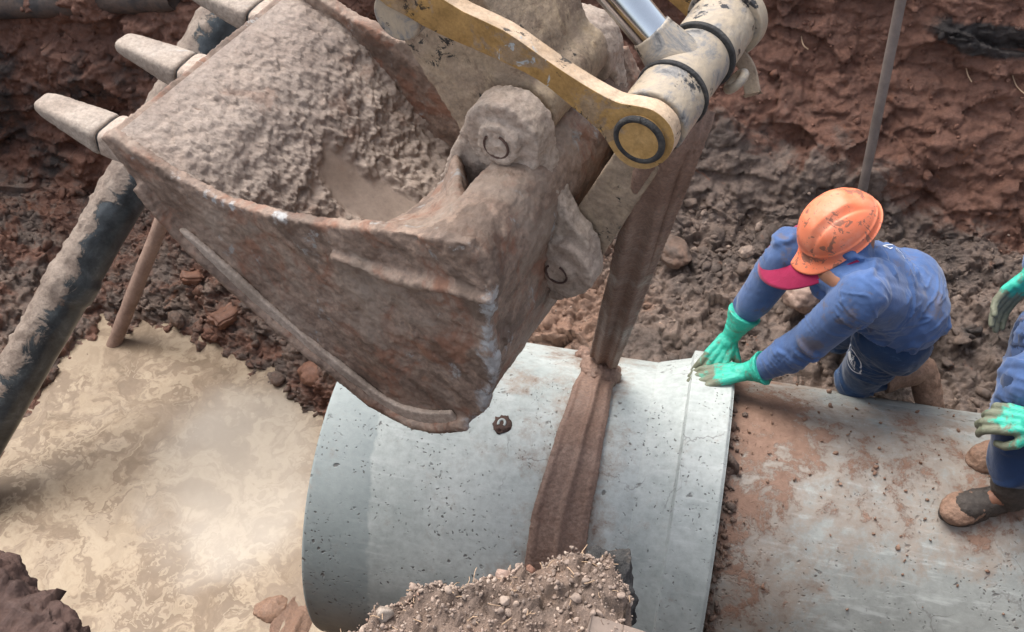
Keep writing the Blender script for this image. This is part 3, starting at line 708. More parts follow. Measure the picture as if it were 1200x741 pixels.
# iron lifting staple set in a mud-filled recess
c0 = onpipe(588, 497, R0); nn = nrm(c0 - V3(c0[0], 0, .6)); tx = V3(1, 0, 0); ty = np.cross(nn, tx)
Vr, Fr = ico(3); q = Vr * (1 + .55 * fbm(Vr, 1.6, 3) + .35 * fbm(Vr + 3, 4, 2))[:, None]
mesh_obj('recess', c0 + q[:, :1] * .030 * tx + q[:, 1:2] * .036 * ty + q[:, 2:] * .007 * nn, Fr, MT['bank_red'], new)
pth = [c0 + tx * (.011 * math.cos(a)) * 1 + ty * (.014 * math.sin(a)) + nn * .006 for a in np.linspace(-.6, math.pi + .6, 16)]
Vt, Ft = tube(pth, .0045, 8); mesh_obj('lifting_staple', Vt, Ft, MT['conc'], new)

V, F = pipe_grid(-.09, 2.9, R0 - .004, 260, 220, None, None, .004)
Vi = V.copy(); Vi[:, 1] *= RI / R0; Vi[:, 2] = .6 + (Vi[:, 2] - .6) * RI / R0; n = len(V); last = 259 * nth
ends = [(i, n + i, n + (i + 1) % nth, (i + 1) % nth) for i in range(nth)] + [(last + i, last + (i + 1) % nth, n + last + (i + 1) % nth, n + last + i) for i in range(nth)]
VV = np.concatenate([V, Vi]); FF = np.concatenate([F[:, ::-1], F + n, np.array(ends)])
ang = np.degrees(np.arctan2(VV[:, 1], VV[:, 2] - .6))
mudv = .52 + .32 * np.exp(-((ang - 5 + 14 * (VV[:, 0] - .4)) / 22) ** 2) + .35 * np.exp(-(VV[:, 0] / .22) ** 2) - .35 * np.exp(-((ang + 45) / 18) ** 2) * sstep(.15, .4, VV[:, 0]) - .3 * np.exp(-((ang - 38) / 9) ** 2) * sstep(.2, .4, VV[:, 0])
tag(mesh_obj('concrete_pipe', VV, FF, MT['conc_old'], attrs=dict(mud=mudv, damp=0 * ang)), 'mud smeared concrete pipe already laid, both workers on top of it', 'concrete pipe', 'concrete drain pipes in the trench')
# clods dropped on the laid pipe and along its far side
r = np.random.default_rng(21); N_ = 340; xx = r.uniform(.03, 1.7, N_); aa = np.radians(r.normal(0, 26, N_)); 
pts = np.stack([xx, R0 * np.sin(aa), .6 + R0 * np.cos(aa)], 1); nn_ = np.stack([0 * xx, np.sin(aa), np.cos(aa)], 1)
scatter('pipe_crumbs', pts, nn_, np.minimum(np.exp(r.normal(math.log(.0036), .65, N_)), .018), MT['boot'], shapes, IF, .45, 22)
r = np.random.default_rng(23); N_ = 190; xx = r.normal(.016, .016, N_); aa = np.radians(np.minimum(r.normal(-38, 26, N_), 20))
pts = np.stack([xx, R0 * np.sin(aa), .6 + R0 * np.cos(aa)], 1); nn_ = np.stack([0 * xx, np.sin(aa), np.cos(aa)], 1)
scatter('joint_crumbs', pts, nn_, np.exp(r.normal(math.log(.0065), .6, N_)), MT['clod'], shapes, IF, .4, 24)
#PART2
# ------------------------------------------------------------------ old service pipes and the stake
def pipe_thing(name, P0, P1, r, mat, label, cat, mudf, bell=None, n=40):
    P0, P1 = np.array(P0), np.array(P1); m = 160; d = nrm(P1 - P0); u, w_ = basis(d); L = np.linalg.norm(P1 - P0)
    t = np.linspace(0, 2 * np.pi, 64, endpoint=False); s = np.linspace(0, 1, m)
    V = []; 
    for q in s:
        rr = r(q) if callable(r) else r
        V.append(P0 + d * L * q + rr * (np.cos(t)[:, None] * u + np.sin(t)[:, None] * w_))
    V = np.concatenate(V); N = np.tile(np.cos(t)[:, None] * u + np.sin(t)[:, None] * w_, (m, 1))
    mud = mudf(V, N) if mudf else np.zeros(len(V))
    V = V + N * (.004 * fbm(V, 7, 4) + (.016 * np.clip(mud + 1.1 * fbm(V, 6, 4), 0, 1) * (.5 + billow(V, 26, 4)) if mudf else .002 * fbm(V, 30, 3)))[:, None]
    F = grid_faces(m, 64, False, True)
    o = mesh_obj(name, V, F, mat, attrs=dict(mud=mud)); return tag(o, label, cat)
a = onz(-66, 595, .25); b = ony(302, -45, 1.42); a = a - nrm(b - a) * .7
pipe_thing('drain_pipe', a, b, lambda q: .094 + (.010 if .53 < q < .56 else 0), MT['pipe'], 'thick dark old pipe caked in grey mud along the left edge of the pool', 'pipe',
           lambda V, N: .62 * N[:, 2] - .60 * N[:, 0] + .20)
a = onz(130, 412, .15); b = ony(268, 60, 1.25)
pipe_thing('service_pipe', a, b, .034, MT['clay_pipe'], 'thin pinkish muddy pipe slanting into the mud pool beside the thick dark pipe', 'pipe', None)
a = onz(1008, 236, 1.18); a = on_ground(1010, 232) + V3(0, 0, -.05); b = ony(1064, -40, 1.30)
V, F = tube(np.linspace(a, b, 20), .0185, 16); V = V + (.0012 * fbm(V, 25, 3))[:, None]
tag(mesh_obj('stake', V, F, MT['rod']), 'grey brown stake leaning in front of the red earth wall behind the orange helmet', 'stake')
# dark plastic sleeve lying along the top left of the trench wall
a = ony(-420, 30, 1.66); b = ony(205, -6, 1.69)
V, F = tube(np.linspace(a, b, 60), [.07 + .003 * math.sin(i * 2.2) for i in range(60)], 24); V = V + (.012 * fbm(V, 5, 3))[:, None]; add_d = 1
tag(mesh_obj('corrugated_duct', V, F, MT['sheet']), 'dark grey ribbed duct bedded in the trench wall at the top left', 'duct')

# ------------------------------------------------------------------ excavator front end
TH = math.radians(74); W = V3(math.cos(TH), math.sin(TH), 0)
B0 = at(583, 170, 2.35)
def SP(x, y, w_=0.): return onplane(x, y, B0 + W * w_, W)
def SPL(pts, w_=0.): return np.array([SP(x, y, w_) for x, y in pts])
exc = empty('excavator', B0); tag(exc, 'mud caked excavator bucket and worn yellow linkage hanging over the pipe', 'excavator')
lump = lambda amp, s=11: (lambda V, N: amp * billow(V, s, 5, .6) + amp * .5 * fbm(V, 4, 3))

# bucket: side plates, curved shell, back box
WN, WF = -.27, .50
plate = [(118, 160), (128, 158), (200, 206), (262, 238), (330, 256), (400, 266), (470, 272), (548, 287), (578, 340), (573, 395), (580, 440), (568, 484), (548, 497), (500, 497), (455, 480), (400, 440), (310, 366), (220, 283), (160, 215)]
shell_out = [(122, 165), (160, 213), (220, 281), (310, 363), (400, 437), (455, 476), (500, 493), (545, 492), (562, 480), (574, 440), (570, 395), (576, 345), (548, 290), (500, 277)]
so3 = spline(SPL(shell_out, WN), 6)
T_ = np.gradient(so3, axis=0); inn = np.array([nrm(np.cross(t, W)) for t in T_]); cen = so3.mean(0)
sgn = np.sign(np.sum((cen - so3) * inn, 1).mean()); inn *= sgn
THK = .034
in_px = [(119, 160), (160, 188), (200, 218), (242, 264), (287, 318), (332, 360), (402, 416), (456, 456), (500, 474), (540, 470), (552, 445), (550, 395), (552, 345), (535, 305), (500, 292)]
si3 = spline(SPL(in_px, WN), 6)
shell_poly = np.concatenate([so3, si3[::-1]])
parts = [prism(shell_poly, W * (WF - WN)), prism(SPL(plate, WN - .006), W * .030), prism(SPL(plate, WN - .012) + W * (WF - WN - .016), W * .04)]
# wear strip along the lower edge of the near plate and the seam across it
low = spline(SPL([(160, 218), (220, 286), (310, 369), (400, 443), (455, 483), (500, 500), (545, 499)], WN - .02), 5)
parts += [tube(low, .016, 8)]
seam = SPL([(392, 300), (450, 322), (520, 338), (572, 352)], WN - .016); parts += chain(seam, [.010, .014, .014, .012], 8)
# earth heaped on the back box, sloping up to the ears
hA = SPL([(432, 270), (500, 274), (545, 285), (566, 330), (562, 360), (520, 350), (455, 300)], WN + .006)
hB = SPL([(492, 252), (518, 210), (534, 172), (552, 215), (566, 270), (574, 335), (540, 330)], .07)
for _t in (0,):
    ra = spline(hA, 4, True); rb = spline(hB, 4, True); k7 = len(ra); st = np.linspace(0, 1, 8)
    hv_ = np.concatenate([ra * (1 - q) + rb * q for q in st]); hf_ = [tuple(q) for q in grid_faces(8, k7, False, True)] + [tuple(range(k7 - 1, -1, -1)), tuple(range(7 * k7, 8 * k7))]
    parts.append((hv_, hf_))
parts.append(prism(SPL([(480, 275), (540, 250), (580, 262), (592, 330), (578, 345), (545, 300)], .09), W * .34))
def bdisp(V, N):
    side = np.clip(-(N @ W), 0, 1) ** 2
    return .004 * fbm(V, 5, 4) + .005 * billow(V, 18, 5, .65) + .003 * fbm(V, 60, 3) +   .07 * facets(V, 24, 3) * sstep(1.95, 2.2, V[:, 2]) * sstep(-1.2, -.9, V[:, 0]) +   .008 * billow(V, 9, 4) * sstep(2.0, 2.3, V[:, 2]) * sstep(-1.1, -.8, V[:, 0]) + side * (.012 * fbm(np.stack([V @ dl_ * 3, V @ dp_ * 9, V @ W * 4], 1), 1.0, 5, .6))
dl_ = nrm(SP(400, 440, WN) - SP(220, 283, WN)); dp_ = np.cross(W, dl_)
rear = spline(SPL([(578, 345), (574, 395), (580, 440), (566, 486), (545, 497), (500, 498)], WN), 6); rim = spline(SPL([(122, 160), (200, 206), (262, 238), (330, 256)], WN), 6)
def near_line(V, L):
    o = np.full(len(V), 9.)
    for q in L: o = np.minimum(o, np.linalg.norm(V - q, axis=1))
    return o
bat = dict(streak=lambda V, N: fbm(np.stack([V @ dl_ * 2.0, V @ dp_ * 7.5, V @ W * 4], 1), 1.0, 5, .6),
           scuff=lambda V, N: np.clip(1.1 - near_line(V, rear) / .055, 0, 1) + .9 * np.clip(1.1 - near_line(V, rim) / .03, 0, 1))
bucket = solid('bucket', parts, .0058, MT['bucket'], exc, 2, bdisp, .4, bat)
low2 = spline(SPL([(205, 268), (222, 285), (310, 367), (400, 441), (455, 481), (500, 497), (540, 499)], WN - .014), 6)
v, f = sweep(low2, lambda i, t: np.array([(.008, .006), (-.050, .006), (-.050, -.010), (.008, -.010)]) * [min(1, .25 + 3 * t), 1], up=-W)
solid('wear_strip', [(v, f)], .004, MT['ear'], bucket, 2, lambda V, N: .004 * fbm(V, 9, 4))

# teeth: adapter + tip, all sub-parts
def sect_loft(P, secs):                    # secs: (t along, half width, half height, drop)
    pass
tip0, tip1 = SP(46, 116, WN + .07), SP(128, 158, WN + .07)
Td = nrm(tip0 - tip1); Tl = np.linalg.norm(tip0 - tip1); Tn = nrm(np.cross(Td, W)); Tn = Tn if Tn[2] > 0 else -Tn
def superloft(P, secs, n=28):
    t = np.linspace(0, 2 * np.pi, n, endpoint=False); c, s_ = np.cos(t), np.sin(t); e = .45
    cx_, sy_ = np.sign(c) * np.abs(c) ** e, np.sign(s_) * np.abs(s_) ** e; V = []
    for x, hw, hh, dz in secs: V.append(P + Td * x + cx_[:, None] * hw * W + (sy_[:, None] * hh + dz) * Tn)
    F = [tuple(f) for f in grid_faces(len(secs), n, False, True)] + [tuple(range(n - 1, -1, -1)), tuple(range((len(secs) - 1) * n, len(secs) * n))]
    return np.concatenate(V), F
tip_secs = [(0, .050, .042, 0), (.01, .052, .044, 0), (Tl * .35, .046, .037, -.002), (Tl * .62, .040, .029, -.004), (Tl * .85, .035, .023, -.006), (Tl * .97, .028, .018, -.008), (Tl * 1.0, .014, .009, -.009)]
ad_secs = [(-.25, .036, .014, .0), (-.20, .046, .034, .016), (-.10, .054, .046, .020), (-.02, .052, .044, .006), (-.007, .050, .042, 0)]
seam_secs = [(-.009, .045, .037, 0), (.002, .045, .037, 0)]
for k in range(3):
    P = tip1 + W * (.305 * k)
    solid('tooth_tip', [superloft(P, tip_secs)], .0045, MT['tooth'], bucket, 3, lambda V, N: .003 * fbm(V, 9, 3) + .0015 * billow(V, 40, 3))
    solid('tooth_adapter', [superloft(P, ad_secs)], .005, MT['ear'], bucket, 3, lambda V, N: .004 * fbm(V, 12, 4))
    v, f = superloft(P, seam_secs); mesh_obj('tooth_seam', v, f, MT['asphalt'], bucket)
# gusset on the lip between the teeth
# ears with their bosses
ear_px = [(500, 255), (520, 200), (540, 150), (555, 126), (583, 117), (612, 124), (634, 150), (640, 185), (648, 220), (668, 262), (688, 288), (694, 318), (682, 342), (655, 352), (630, 345), (610, 328), (585, 330), (550, 310)]
for j, w0 in enumerate((.045, .41)):
    ep = spline(SPL(ear_px, .045), 4, True) + W * (w0 - .045)
    bc = SP(583, 170, 0) + W * w0; lc = SP(650, 324, 0) + W * w0
    prt = [prism(ep, W * .055), cyl(bc - W * .03, bc + W * .05, .096, n=36), cyl(bc - W * .05, bc, .052, n=28), cyl(lc - W * .022, lc + W * .05, .086, n=36), cyl(lc - W * .034, lc, .04, n=28)]
    solid('ear', prt, .006, MT['ear'], bucket, 4, lambda V, N: .005 * fbm(V, 7, 4) + .006 * billow(V, 22, 4, .6) + .09 * facets(V, 32, 2))
    for c_, r_ in ((bc, .030), (lc, .028)):
        ring = [c_ - W * (.052 if c_ is bc else .037) + r_ * (math.cos(a) * V3(0, 0, 1) + math.sin(a) * np.cross(W, V3(0, 0, 1))) for a in np.linspace(.3, 5.4, 30)]
        v, f = tube(ring, .0028, 8); mesh_obj('pin_groove', v, f, MT['bank_red'], bucket)

# wet mud lying in the bucket: a thick skin over the inside of the shell, top-level
ns, nw = 300, 300
prof_in = spline(SPL(in_px, WN), 10) 
seg = np.concatenate([[0], np.cumsum(np.linalg.norm(np.diff(prof_in, axis=0), axis=1))]); sk = np.linspace(.012 * seg[-1], .93 * seg[-1], ns)
pin_ = np.stack([np.interp(sk, seg, prof_in[:, k]) for k in range(3)], 1)
tt = np.gradient(pin_, axis=0); ni = np.array([nrm(np.cross(t, W)) for t in tt]) * sgn
ker = np.hanning(31); ker /= ker.sum(); ni = np.stack([np.convolve(np.pad(ni[:, k], 15, mode='edge'), ker, 'valid') for k in range(3)], 1); ni /= np.linalg.norm(ni, axis=1)[:, None]
ww = np.linspace(.012, WF - WN - .012, nw)
MV = (pin_[:, None, :] + W * ww[None, :, None]).reshape(-1, 3); MN = np.repeat(ni, nw, 0)
su = np.repeat(np.linspace(0, 1, ns), nw); sw = np.tile(np.linspace(0, 1, nw), ns)
rg_ = sstep(.09, .25, su)
th_ = .006 + .022 * rg_ + (.55 + .45 * rg_) * (.025 * fbm(MV, 3.2, 3) + .018 * billow(MV, 10, 5, .62) + .009 * billow(MV + 4, 30, 3, .6) + .22 * facets(MV, 26, 3) + .22 * facets(MV, 48, 9))
_b = BVHTree.FromPolygons([tuple(q) for q in MV + MN * .02], [tuple(q) for q in grid_faces(ns, nw)])
def _hit(x, y): h_ = _b.ray_cast(Vector(CAM), Vector(nrm(ray(x, y)))); return np.array(h_[0]) if h_[0] else MV[0]
_p0, _p1 = _hit(392, 205), _hit(485, 258); _dd = nrm(_p1 - _p0); _t = (MV - _p0) @ _dd; _r = np.linalg.norm(MV - _p0 - np.clip(_t, 0, np.linalg.norm(_p1 - _p0))[:, None] * _dd, axis=1)
band = sstep(.10, .06, _r + .10 * fbm(MV, 8, 4))
bare = sstep(.05, .16, -.10 + 0 * fbm(MV + 2.5, 2.0, 3) + .16 * np.exp(-((su - .45) / .1) ** 2 - ((sw - .3) / .18) ** 2))
bare = np.maximum(bare * 0, band)
fil = np.minimum(sw, 1 - sw); th_ += .02 * rg_ * np.exp(-fil / .02)
th_ = th_ * (1 - .3 * bare) * sstep(-.01, .06, su) + .004
th_ = np.where(bare > 0, th_ * (1 - bare) + bare * (.006 + .016 * rg_ + .005 * fbm(MV, 6, 2)) , th_)
MV = MV + MN * th_[:, None]
Fm = grid_faces(ns, nw)
tag(mesh_obj('bucket_mud', MV, Fm, MT['mudload'], attrs=dict(bare=bare)), 'wet grey brown mud plastered over the inside of the bucket', 'mud', kind='stuff')

# dipper arm
arm_px = [(390, -70), (442, 0), (468, 42), (505, 100), (540, 155), (556, 200), (583, 222), (615, 212), (636, 180), (640, 140), (612, 75), (572, 10), (530, -70)]
aw0, aw1 = .11, .40
ap = SPL(arm_px, aw0)
boss = SP(583, 170, aw0)
arm = solid('dipper_arm', [prism(ap, W * (aw1 - aw0)), cyl(boss - W * .008, boss + W * (aw1 - aw0 + .008), .085, n=40), cyl(SP(618, 130, aw0), SP(618, 130, aw0) + W * (aw1 - aw0), .07, n=36)], .0075, MT['cream'], exc, 3, lambda V, N: .004 * fbm(V, 6, 4) + .004 * billow(V, 24, 4, .6))
# boom-side pivot of the links with its black greasy plate
pv = SP(482, 4, .01); v, f = cyl(pv - W * .06, pv + W * .05, .055, n=36); o = mesh_obj('pivot_boss', v, f, MT['grease'], arm); bevel(o, .006)

# idler links
bar_px = [(380, -80), (470, -60), (520, 0), (590, 36), (635, 67), (680, 97), (720, 119), (744, 124), (766, 130), (784, 146), (790, 166), (782, 186), (762, 198), (740, 196), (722, 183), (703, 155), (668, 124), (630, 94), (580, 69), (514, 40), (474, 18), (440, -4)]
LW = .0
for j, w0 in enumerate((-.055, .395)):
    bp = SPL(bar_px, -.055) + W * (w0 + .055)
    v, f = prism(spline(bp, 3, True), W * .036); 
    o = mesh_obj('idler_link', v, f, MT['paint'], exc); bevel(o, .005, 3)
    bm = bmesh.new(); bm.from_mesh(o.data); bmesh.ops.recalc_face_normals(bm, faces=bm.faces); bmesh.ops.triangulate(bm, faces=[q for q in bm.faces if len(q.verts) > 4])
    bm.to_mesh(o.data); bm.free()
    o.data.polygons.foreach_set('use_smooth', [True] * len(o.data.polygons))
    ed = []
    for vv_ in o.data.vertices:
        ed.append(0.)
    # bare rim: the edge faces get their own worn strip
    m_ = len(bp) * 4
    at2 = o.data.attributes.new('edge', 'FLOAT', 'FACE'); at2.data.foreach_set('value', [1.0 if abs(p.normal.dot(Vector(W))) < .5 else 0.0 for p in o.data.polygons])
P1 = SP(752, 160, -.055)
Lw = V3(0, 0, 1); Lv = np.cross(W, Lw)
# pin cluster
prt = lambda prof, mat, nm, par=exc: bevel(mesh_obj(nm, *lathe(prof, P1, W, 64), MT[mat], par), .003, 2, 40)
RB = .072
for qa, qb in ((.046, .150), (.302, .440)): solid('pin_tube', [cyl(P1 + W * qa, P1 + W * qb, RB, n=64)], .0045, MT['grease'], exc, 3, lambda V, N: .003 * fbm(V, 9, 3) + .0015 * billow(V, 40, 3))
prt([(.158, .0), (.158, .068), (.294, .068), (.294, .0)], 'grease', 'rod_eye')
prt([(.144, 0), (.144, .077), (.157, .077), (.157, 0)], 'asphalt', 'seal_ring'); prt([(.295, 0), (.295, .077), (.308, .077), (.308, 0)], 'asphalt', 'seal_ring')
prt([(-.016, 0), (-.016, .045), (-.012, .048), (.01, .048)], 'paint', 'pin_head')
ring = [P1 - W * .012 + .047 * (math.cos(a) * Lw + math.sin(a) * Lv) for a in np.linspace(0, 2 * math.pi, 48)]
v, f = tube(ring, .007, 10); mesh_obj('retaining_ring', v, f, MT['asphalt'], exc)
prt([(.436, 0), (.436, .085), (.470, .088), (.478, .080), (.478, 0)], 'grease', 'pin_flange'); prt([(.474, 0), (.474, .062), (.488, .058), (.488, 0)], 'asphalt', 'pin_flange')
# hydraulic rod
pe = P1 + W * .226; ptop = SP(706, -30, .171); dirr = nrm(ptop - pe)
rod = mesh_obj('cylinder_rod', *lathe([(q, .041) for q in np.linspace(.08, 1.0, 40)], pe, dirr, 64), MT['chrome'], exc)
neck_ = solid('rod_neck', [cyl(pe + dirr * .02, pe + dirr * .10, .062, .047, n=48), cyl(pe + dirr * .09, pe + dirr * .115, .046, n=48)], .004, MT['grease'], exc, 2, lambda V, N: .0015 * fbm(V, 20, 3))
# bucket links
lk_px = [(722, 176), (738, 150), (765, 150), (782, 172), (772, 200), (738, 250), (706, 300), (688, 322), (664, 328), (650, 300), (668, 258), (698, 212)]
for w0 in (.108, .35):
    lp = spline(SPL(lk_px, .108), 4, True) + W * (w0 - .108)
    solid('bucket_link', [prism(lp, W * .05)], .005, MT['cream'], exc, 3, lambda V, N: .003 * fbm(V, 9, 4) + .002 * billow(V, 30, 3))
lc = SP(652, 324, 0); solid('link_tube', [cyl(lc + W * .09, lc + W * .42, .058, n=40)], .006, MT['ear'], exc, 3, lambda V, N: .006 * billow(V, 20, 4))
lm = (SP(706, 250, .05)); solid('link_web', [prism(SPL([(740, 205), (760, 215), (705, 300), (690, 285)], .13), W * .24)], .006, MT['ear'], exc, 3, lambda V, N: .005 * billow(V, 18, 4))
# lifting eye and hook bracket behind the pin
le = P1 + W * .335 + nrm(SP(815, 140, 0) - SP(790, 112, 0)) * .098
ev = [le + .022 * (math.cos(a) * nrm(W + Lw * .2) + math.sin(a) * nrm(np.cross(W, dirr))) for a in np.linspace(0, 2 * math.pi, 24)]
v, f = tube(ev, .010, 10); mesh_obj('lifting_eye', v, f, MT['grease'], exc)
hk = spline([P1 + W * .40 + nrm(SP(845, 110, .4) - SP(826, 80, .4)) * q + W * e for q, e in ((.05, .01), (.085, .022), (.115, .022), (.14, .005), (.16, -.012))], 6)
v, f = sweep(hk, lambda i, t: np.array([(.017, .008), (-.017, .008), (-.017, -.008), (.017, -.008)])); o = mesh_obj('hook_bracket', v, f, MT['cream'], exc); bevel(o, .005)

# ------------------------------------------------------------------ webbing sling
top = P1 + W * .37
ptop2 = onplane(782, 180, top, M[:, 2]); pb = onpipe(706, 432, R0 + .03)
# exact upper leg: leaves the pin, falls to the crown of the pipe
hv = [top + V3(0, 0, .085), onplane(806, 130, top, M[:, 2]) , ptop2]
leg = spline([onplane(800, 120, top, M[:, 2]), ptop2 * .97 + pb * .03, ptop2 * .5 + pb * .5 + V3(.0, 0, .0), pb + V3(0, .01, .03)], 18)
vdir = nrm(CAM - leg.mean(0))
def fold_sec(hw, hh, k=5, ph=0., amp=.35, n=72, skew=0.):
    t = np.linspace(0, 2 * np.pi, n, endpoint=False); c, s_ = np.cos(t), np.sin(t)
    x = np.sign(c) * np.abs(c) ** .6 * hw; y = np.sign(s_) * np.abs(s_) ** .7 * hh * (1 + amp * np.cos(k * x / hw * 1.6 + ph)) + skew * x
    return np.stack([x, y], 1)
mleg = len(leg)
v, f = sweep(leg, lambda i, t: fold_sec(.050 + .010 * math.sin(3 * t) + .008 * fbm(np.array([[t * 5, 0, 0]]), 1)[0], .017, 3.2 + 1.6 * t, 4.5 * t, .5, skew=.25 * math.sin(4 * t)), up=vdir)
sling = empty('lifting_sling', pb); tag(sling, 'brown mud soaked webbing sling from the linkage pin down round the new pipe', 'lifting sling')
def sdisp(V, N): return .003 * fbm(V, 12, 4) + .0028 * billow(V, 38, 4, .6)
side_leg = leg + nrm(np.cross(leg[-1] - leg[0], vdir)) * -.0 
solid('hanging_leg', [(v, f)], .0035, MT['strap'], sling, 2, sdisp)
# second, thinner fold peeling off on the right
off = nrm(np.cross(nrm(leg[-1] - leg[0]), vdir)); off = off if off @ M[:, 0] > 0 else -off
leg2 = np.array([q + off * (.034 * (1 - t) ** 1.0 + .006 + .012 * math.sin(3.1 * t)) - vdir * .02 for q, t in zip(leg, np.linspace(0, 1, mleg))])
v, f = sweep(leg2, lambda i, t: fold_sec(.034 - .012 * t, .010, 3, 2 * t, .6), up=vdir)
solid('hanging_fold', [(v, f)], .0035, MT['strap'], sling, 2, sdisp)
# flat part hugging the pipe
wrap = []; ups = []
q0 = onpipe(704, 436, R0); q1 = onpipe(652, 640, R0); a0 = math.atan2(q0[1], q0[2] - .6); a1 = math.atan2(q1[1], q1[2] - .6)
for t in np.linspace(-.03, 3.0, 150):
    a_ = a0 + (a1 - a0) * t; x = q0[0] + (q1[0] - q0[0]) * min(t, 1.5)
    if a_ < -math.pi * 1.25: break
    nn = V3(0, math.sin(a_), math.cos(a_)); ups.append(nn); wrap.append(V3(x, 0, .6) + nn * (R0 + .010))
wrap = np.array(wrap); ups = np.array(ups)
def wsec(i, t):
    g = min(1, i / 45.); hw = .058 + .036 * g
    tt_ = np.linspace(-1, 1, 40); top_ = .007 + .012 * np.exp(-((tt_ + .05 + .2 * (1 - g)) / .13) ** 2) + .006 * np.exp(-((tt_ - .8) / .12) ** 2) + .005 * np.exp(-((tt_ + .8) / .1) ** 2) + (1 - g) * .012 * (1 - tt_ ** 2)
    e = .012 * fbm(np.array([[i * .06, 3, 0]]), 1)[0]
    return np.concatenate([np.stack([tt_ * hw + e, top_], 1), np.stack([tt_[::-1] * hw + e, 0 * tt_ - .008], 1)])
v, f = sweep(wrap, wsec, up=ups)
solid('wrapped_band', [(v, f)], .0035, MT['strap'], sling, 2, sdisp)
qk = onpipe(705, 437, R0 + .02); solid('knot', [ellipsoid(qk, np.eye(3), (.070, .06, .045)), ellipsoid(qk + V3(-.02, .03, -.01), np.eye(3), (.06, .05, .05)), ellipsoid(onpipe(684, 415, R0 + .01), np.eye(3), (.028, .03, .022))], .004, MT['strap'], sling, 3, lambda V, N: .012 * billow(V, 26, 4, .6))

# ------------------------------------------------------------------ near bank where the photographer stands
ZB = 2.30
edge_px = [(-260, 560), (-120, 600), (-40, 625), (0, 640), (30, 668), (60, 690), (85, 722), (104, 745), (135, 800), (250, 830), (350, 800), (392, 744), (430, 712), (455, 690), (478, 676), (505, 672), (530, 674), (560, 664), (595, 650), (640, 648), (690, 640), (712, 652), (728, 678), (734, 700), (733, 720), (737, 745), (752, 790), (900, 840), (1100, 830), (1400, 800)]
E_ = np.array([onz(x, y, ZB)[:2] for x, y in edge_px]); 
xs_ = np.concatenate([np.linspace(-5, E_[0, 0], 20, endpoint=False), np.linspace(E_[0, 0], E_[-1, 0], 520), np.linspace(E_[-1, 0], 5, 20)[1:]])
ye = np.interp(xs_, E_[:, 0], E_[:, 1])
bv = []; nb = 0
rowsb = [(-4.0, 0, 6), (-.9, 0, 12), (-.45, 0, 45), (-.03, .0, 12), (0, -.03, 12), (-.02, -.12, 24), (-.10, -.6, 70), (-.22, -2.25, 0)]
pr = []
for i in range(len(rowsb) - 1):
    for t in np.linspace(0, 1, rowsb[i][2], endpoint=False): pr.append([rowsb[i][k] * (1 - t) + rowsb[i + 1][k] * t for k in (0, 1)])
pr.append(rowsb[-1][:2]); pr = np.array(pr)
BV = np.stack([np.repeat(xs_, len(pr)), (ye[:, None] + pr[None, :, 0]).ravel(), (ZB + 0 * ye[:, None] + pr[None, :, 1]).ravel()], 1)
BF = grid_faces(len(xs_), len(pr)); BN = normals_of(BV, BF)
if BN[:, 2].mean() < 0: BF = BF[:, ::-1]; BN = -BN
BV = BV + BN * (.03 * fbm(BV, 3, 3) + .018 * billow(BV, 11, 4) + .008 * billow(BV, 34, 4, .6) + .30 * facets(BV, 20, 2) + .3 * facets(BV, 48, 3))[:, None]
BV[:, 2] += .05 * np.exp(-((BV[:, 0] + .24) / .12) ** 2) * (BV[:, 1] > -2) - .02
fm = BF[:, 0]; leftm = BV[BF].mean(1)[:, 0] < -.95
bank = mesh_obj('bank_ground', BV, BF, MT['bank']); tag(bank, kind='structure')
bank.data.materials.append(MT['bank_red']); bank.data.polygons.foreach_set('material_index', leftm.astype(np.int32))
BN = normals_of(BV, BF)
# gravel and broken straw lying on the edge
ms = (BV[:, 0] > -.75) & (BV[:, 0] < .12) & (BV[:, 2] > ZB - .25) & (BV[:, 1] > -1.75)
def pickb(mask, n, seed, med, sg, mx):
    r = np.random.default_rng(seed); i = r.choice(np.nonzero(mask)[0], n); return BV[i] + r.normal(size=(n, 3)) * .003, BN[i], np.minimum(np.exp(r.normal(math.log(med), sg, n)), mx)
p, n_, s = pickb(ms, 9000, 31, .0026, .55, .010); scatter('gravel', p, n_, s, MT['stone'], shapes, IF, .35, 32)
pale = earth('pale_gravel', [(.30, .22, .17), (.38, .29, .23), (.44, .35, .285), (.36, .17, .10)], 20, 80, .4, .004)
p, n_, s = pickb(ms, 1500, 33, .0024, .6, .009); scatter('gravel', p, n_, s, pale, shapes, IF, .3, 34)
r = np.random.default_rng(41); VV = []; FF = []; n0 = 0
i = r.choice(np.nonzero(ms)[0], 420)
for k in i:
    p = BV[k] + BN[k] * .004; dd = nrm(r.normal(size=3) * [1, 1, .25]); L = min(np.exp(r.normal(math.log(.015), .5)), .045); b_ = nrm(r.normal(size=3)) * L * .25 + V3(0, 0, L * .15)
    v, f = tube(spline([p, p + dd * L * .5 + b_ * .6, p + dd * L], 3), .0007 + .0005 * r.random(), 5); VV.append(v); FF += [tuple(q + n0 for q in ff) for ff in f]; n0 += len(v)
tag(mesh_obj('straw_bits', np.concatenate(VV), FF, MT['root']), kind='stuff')
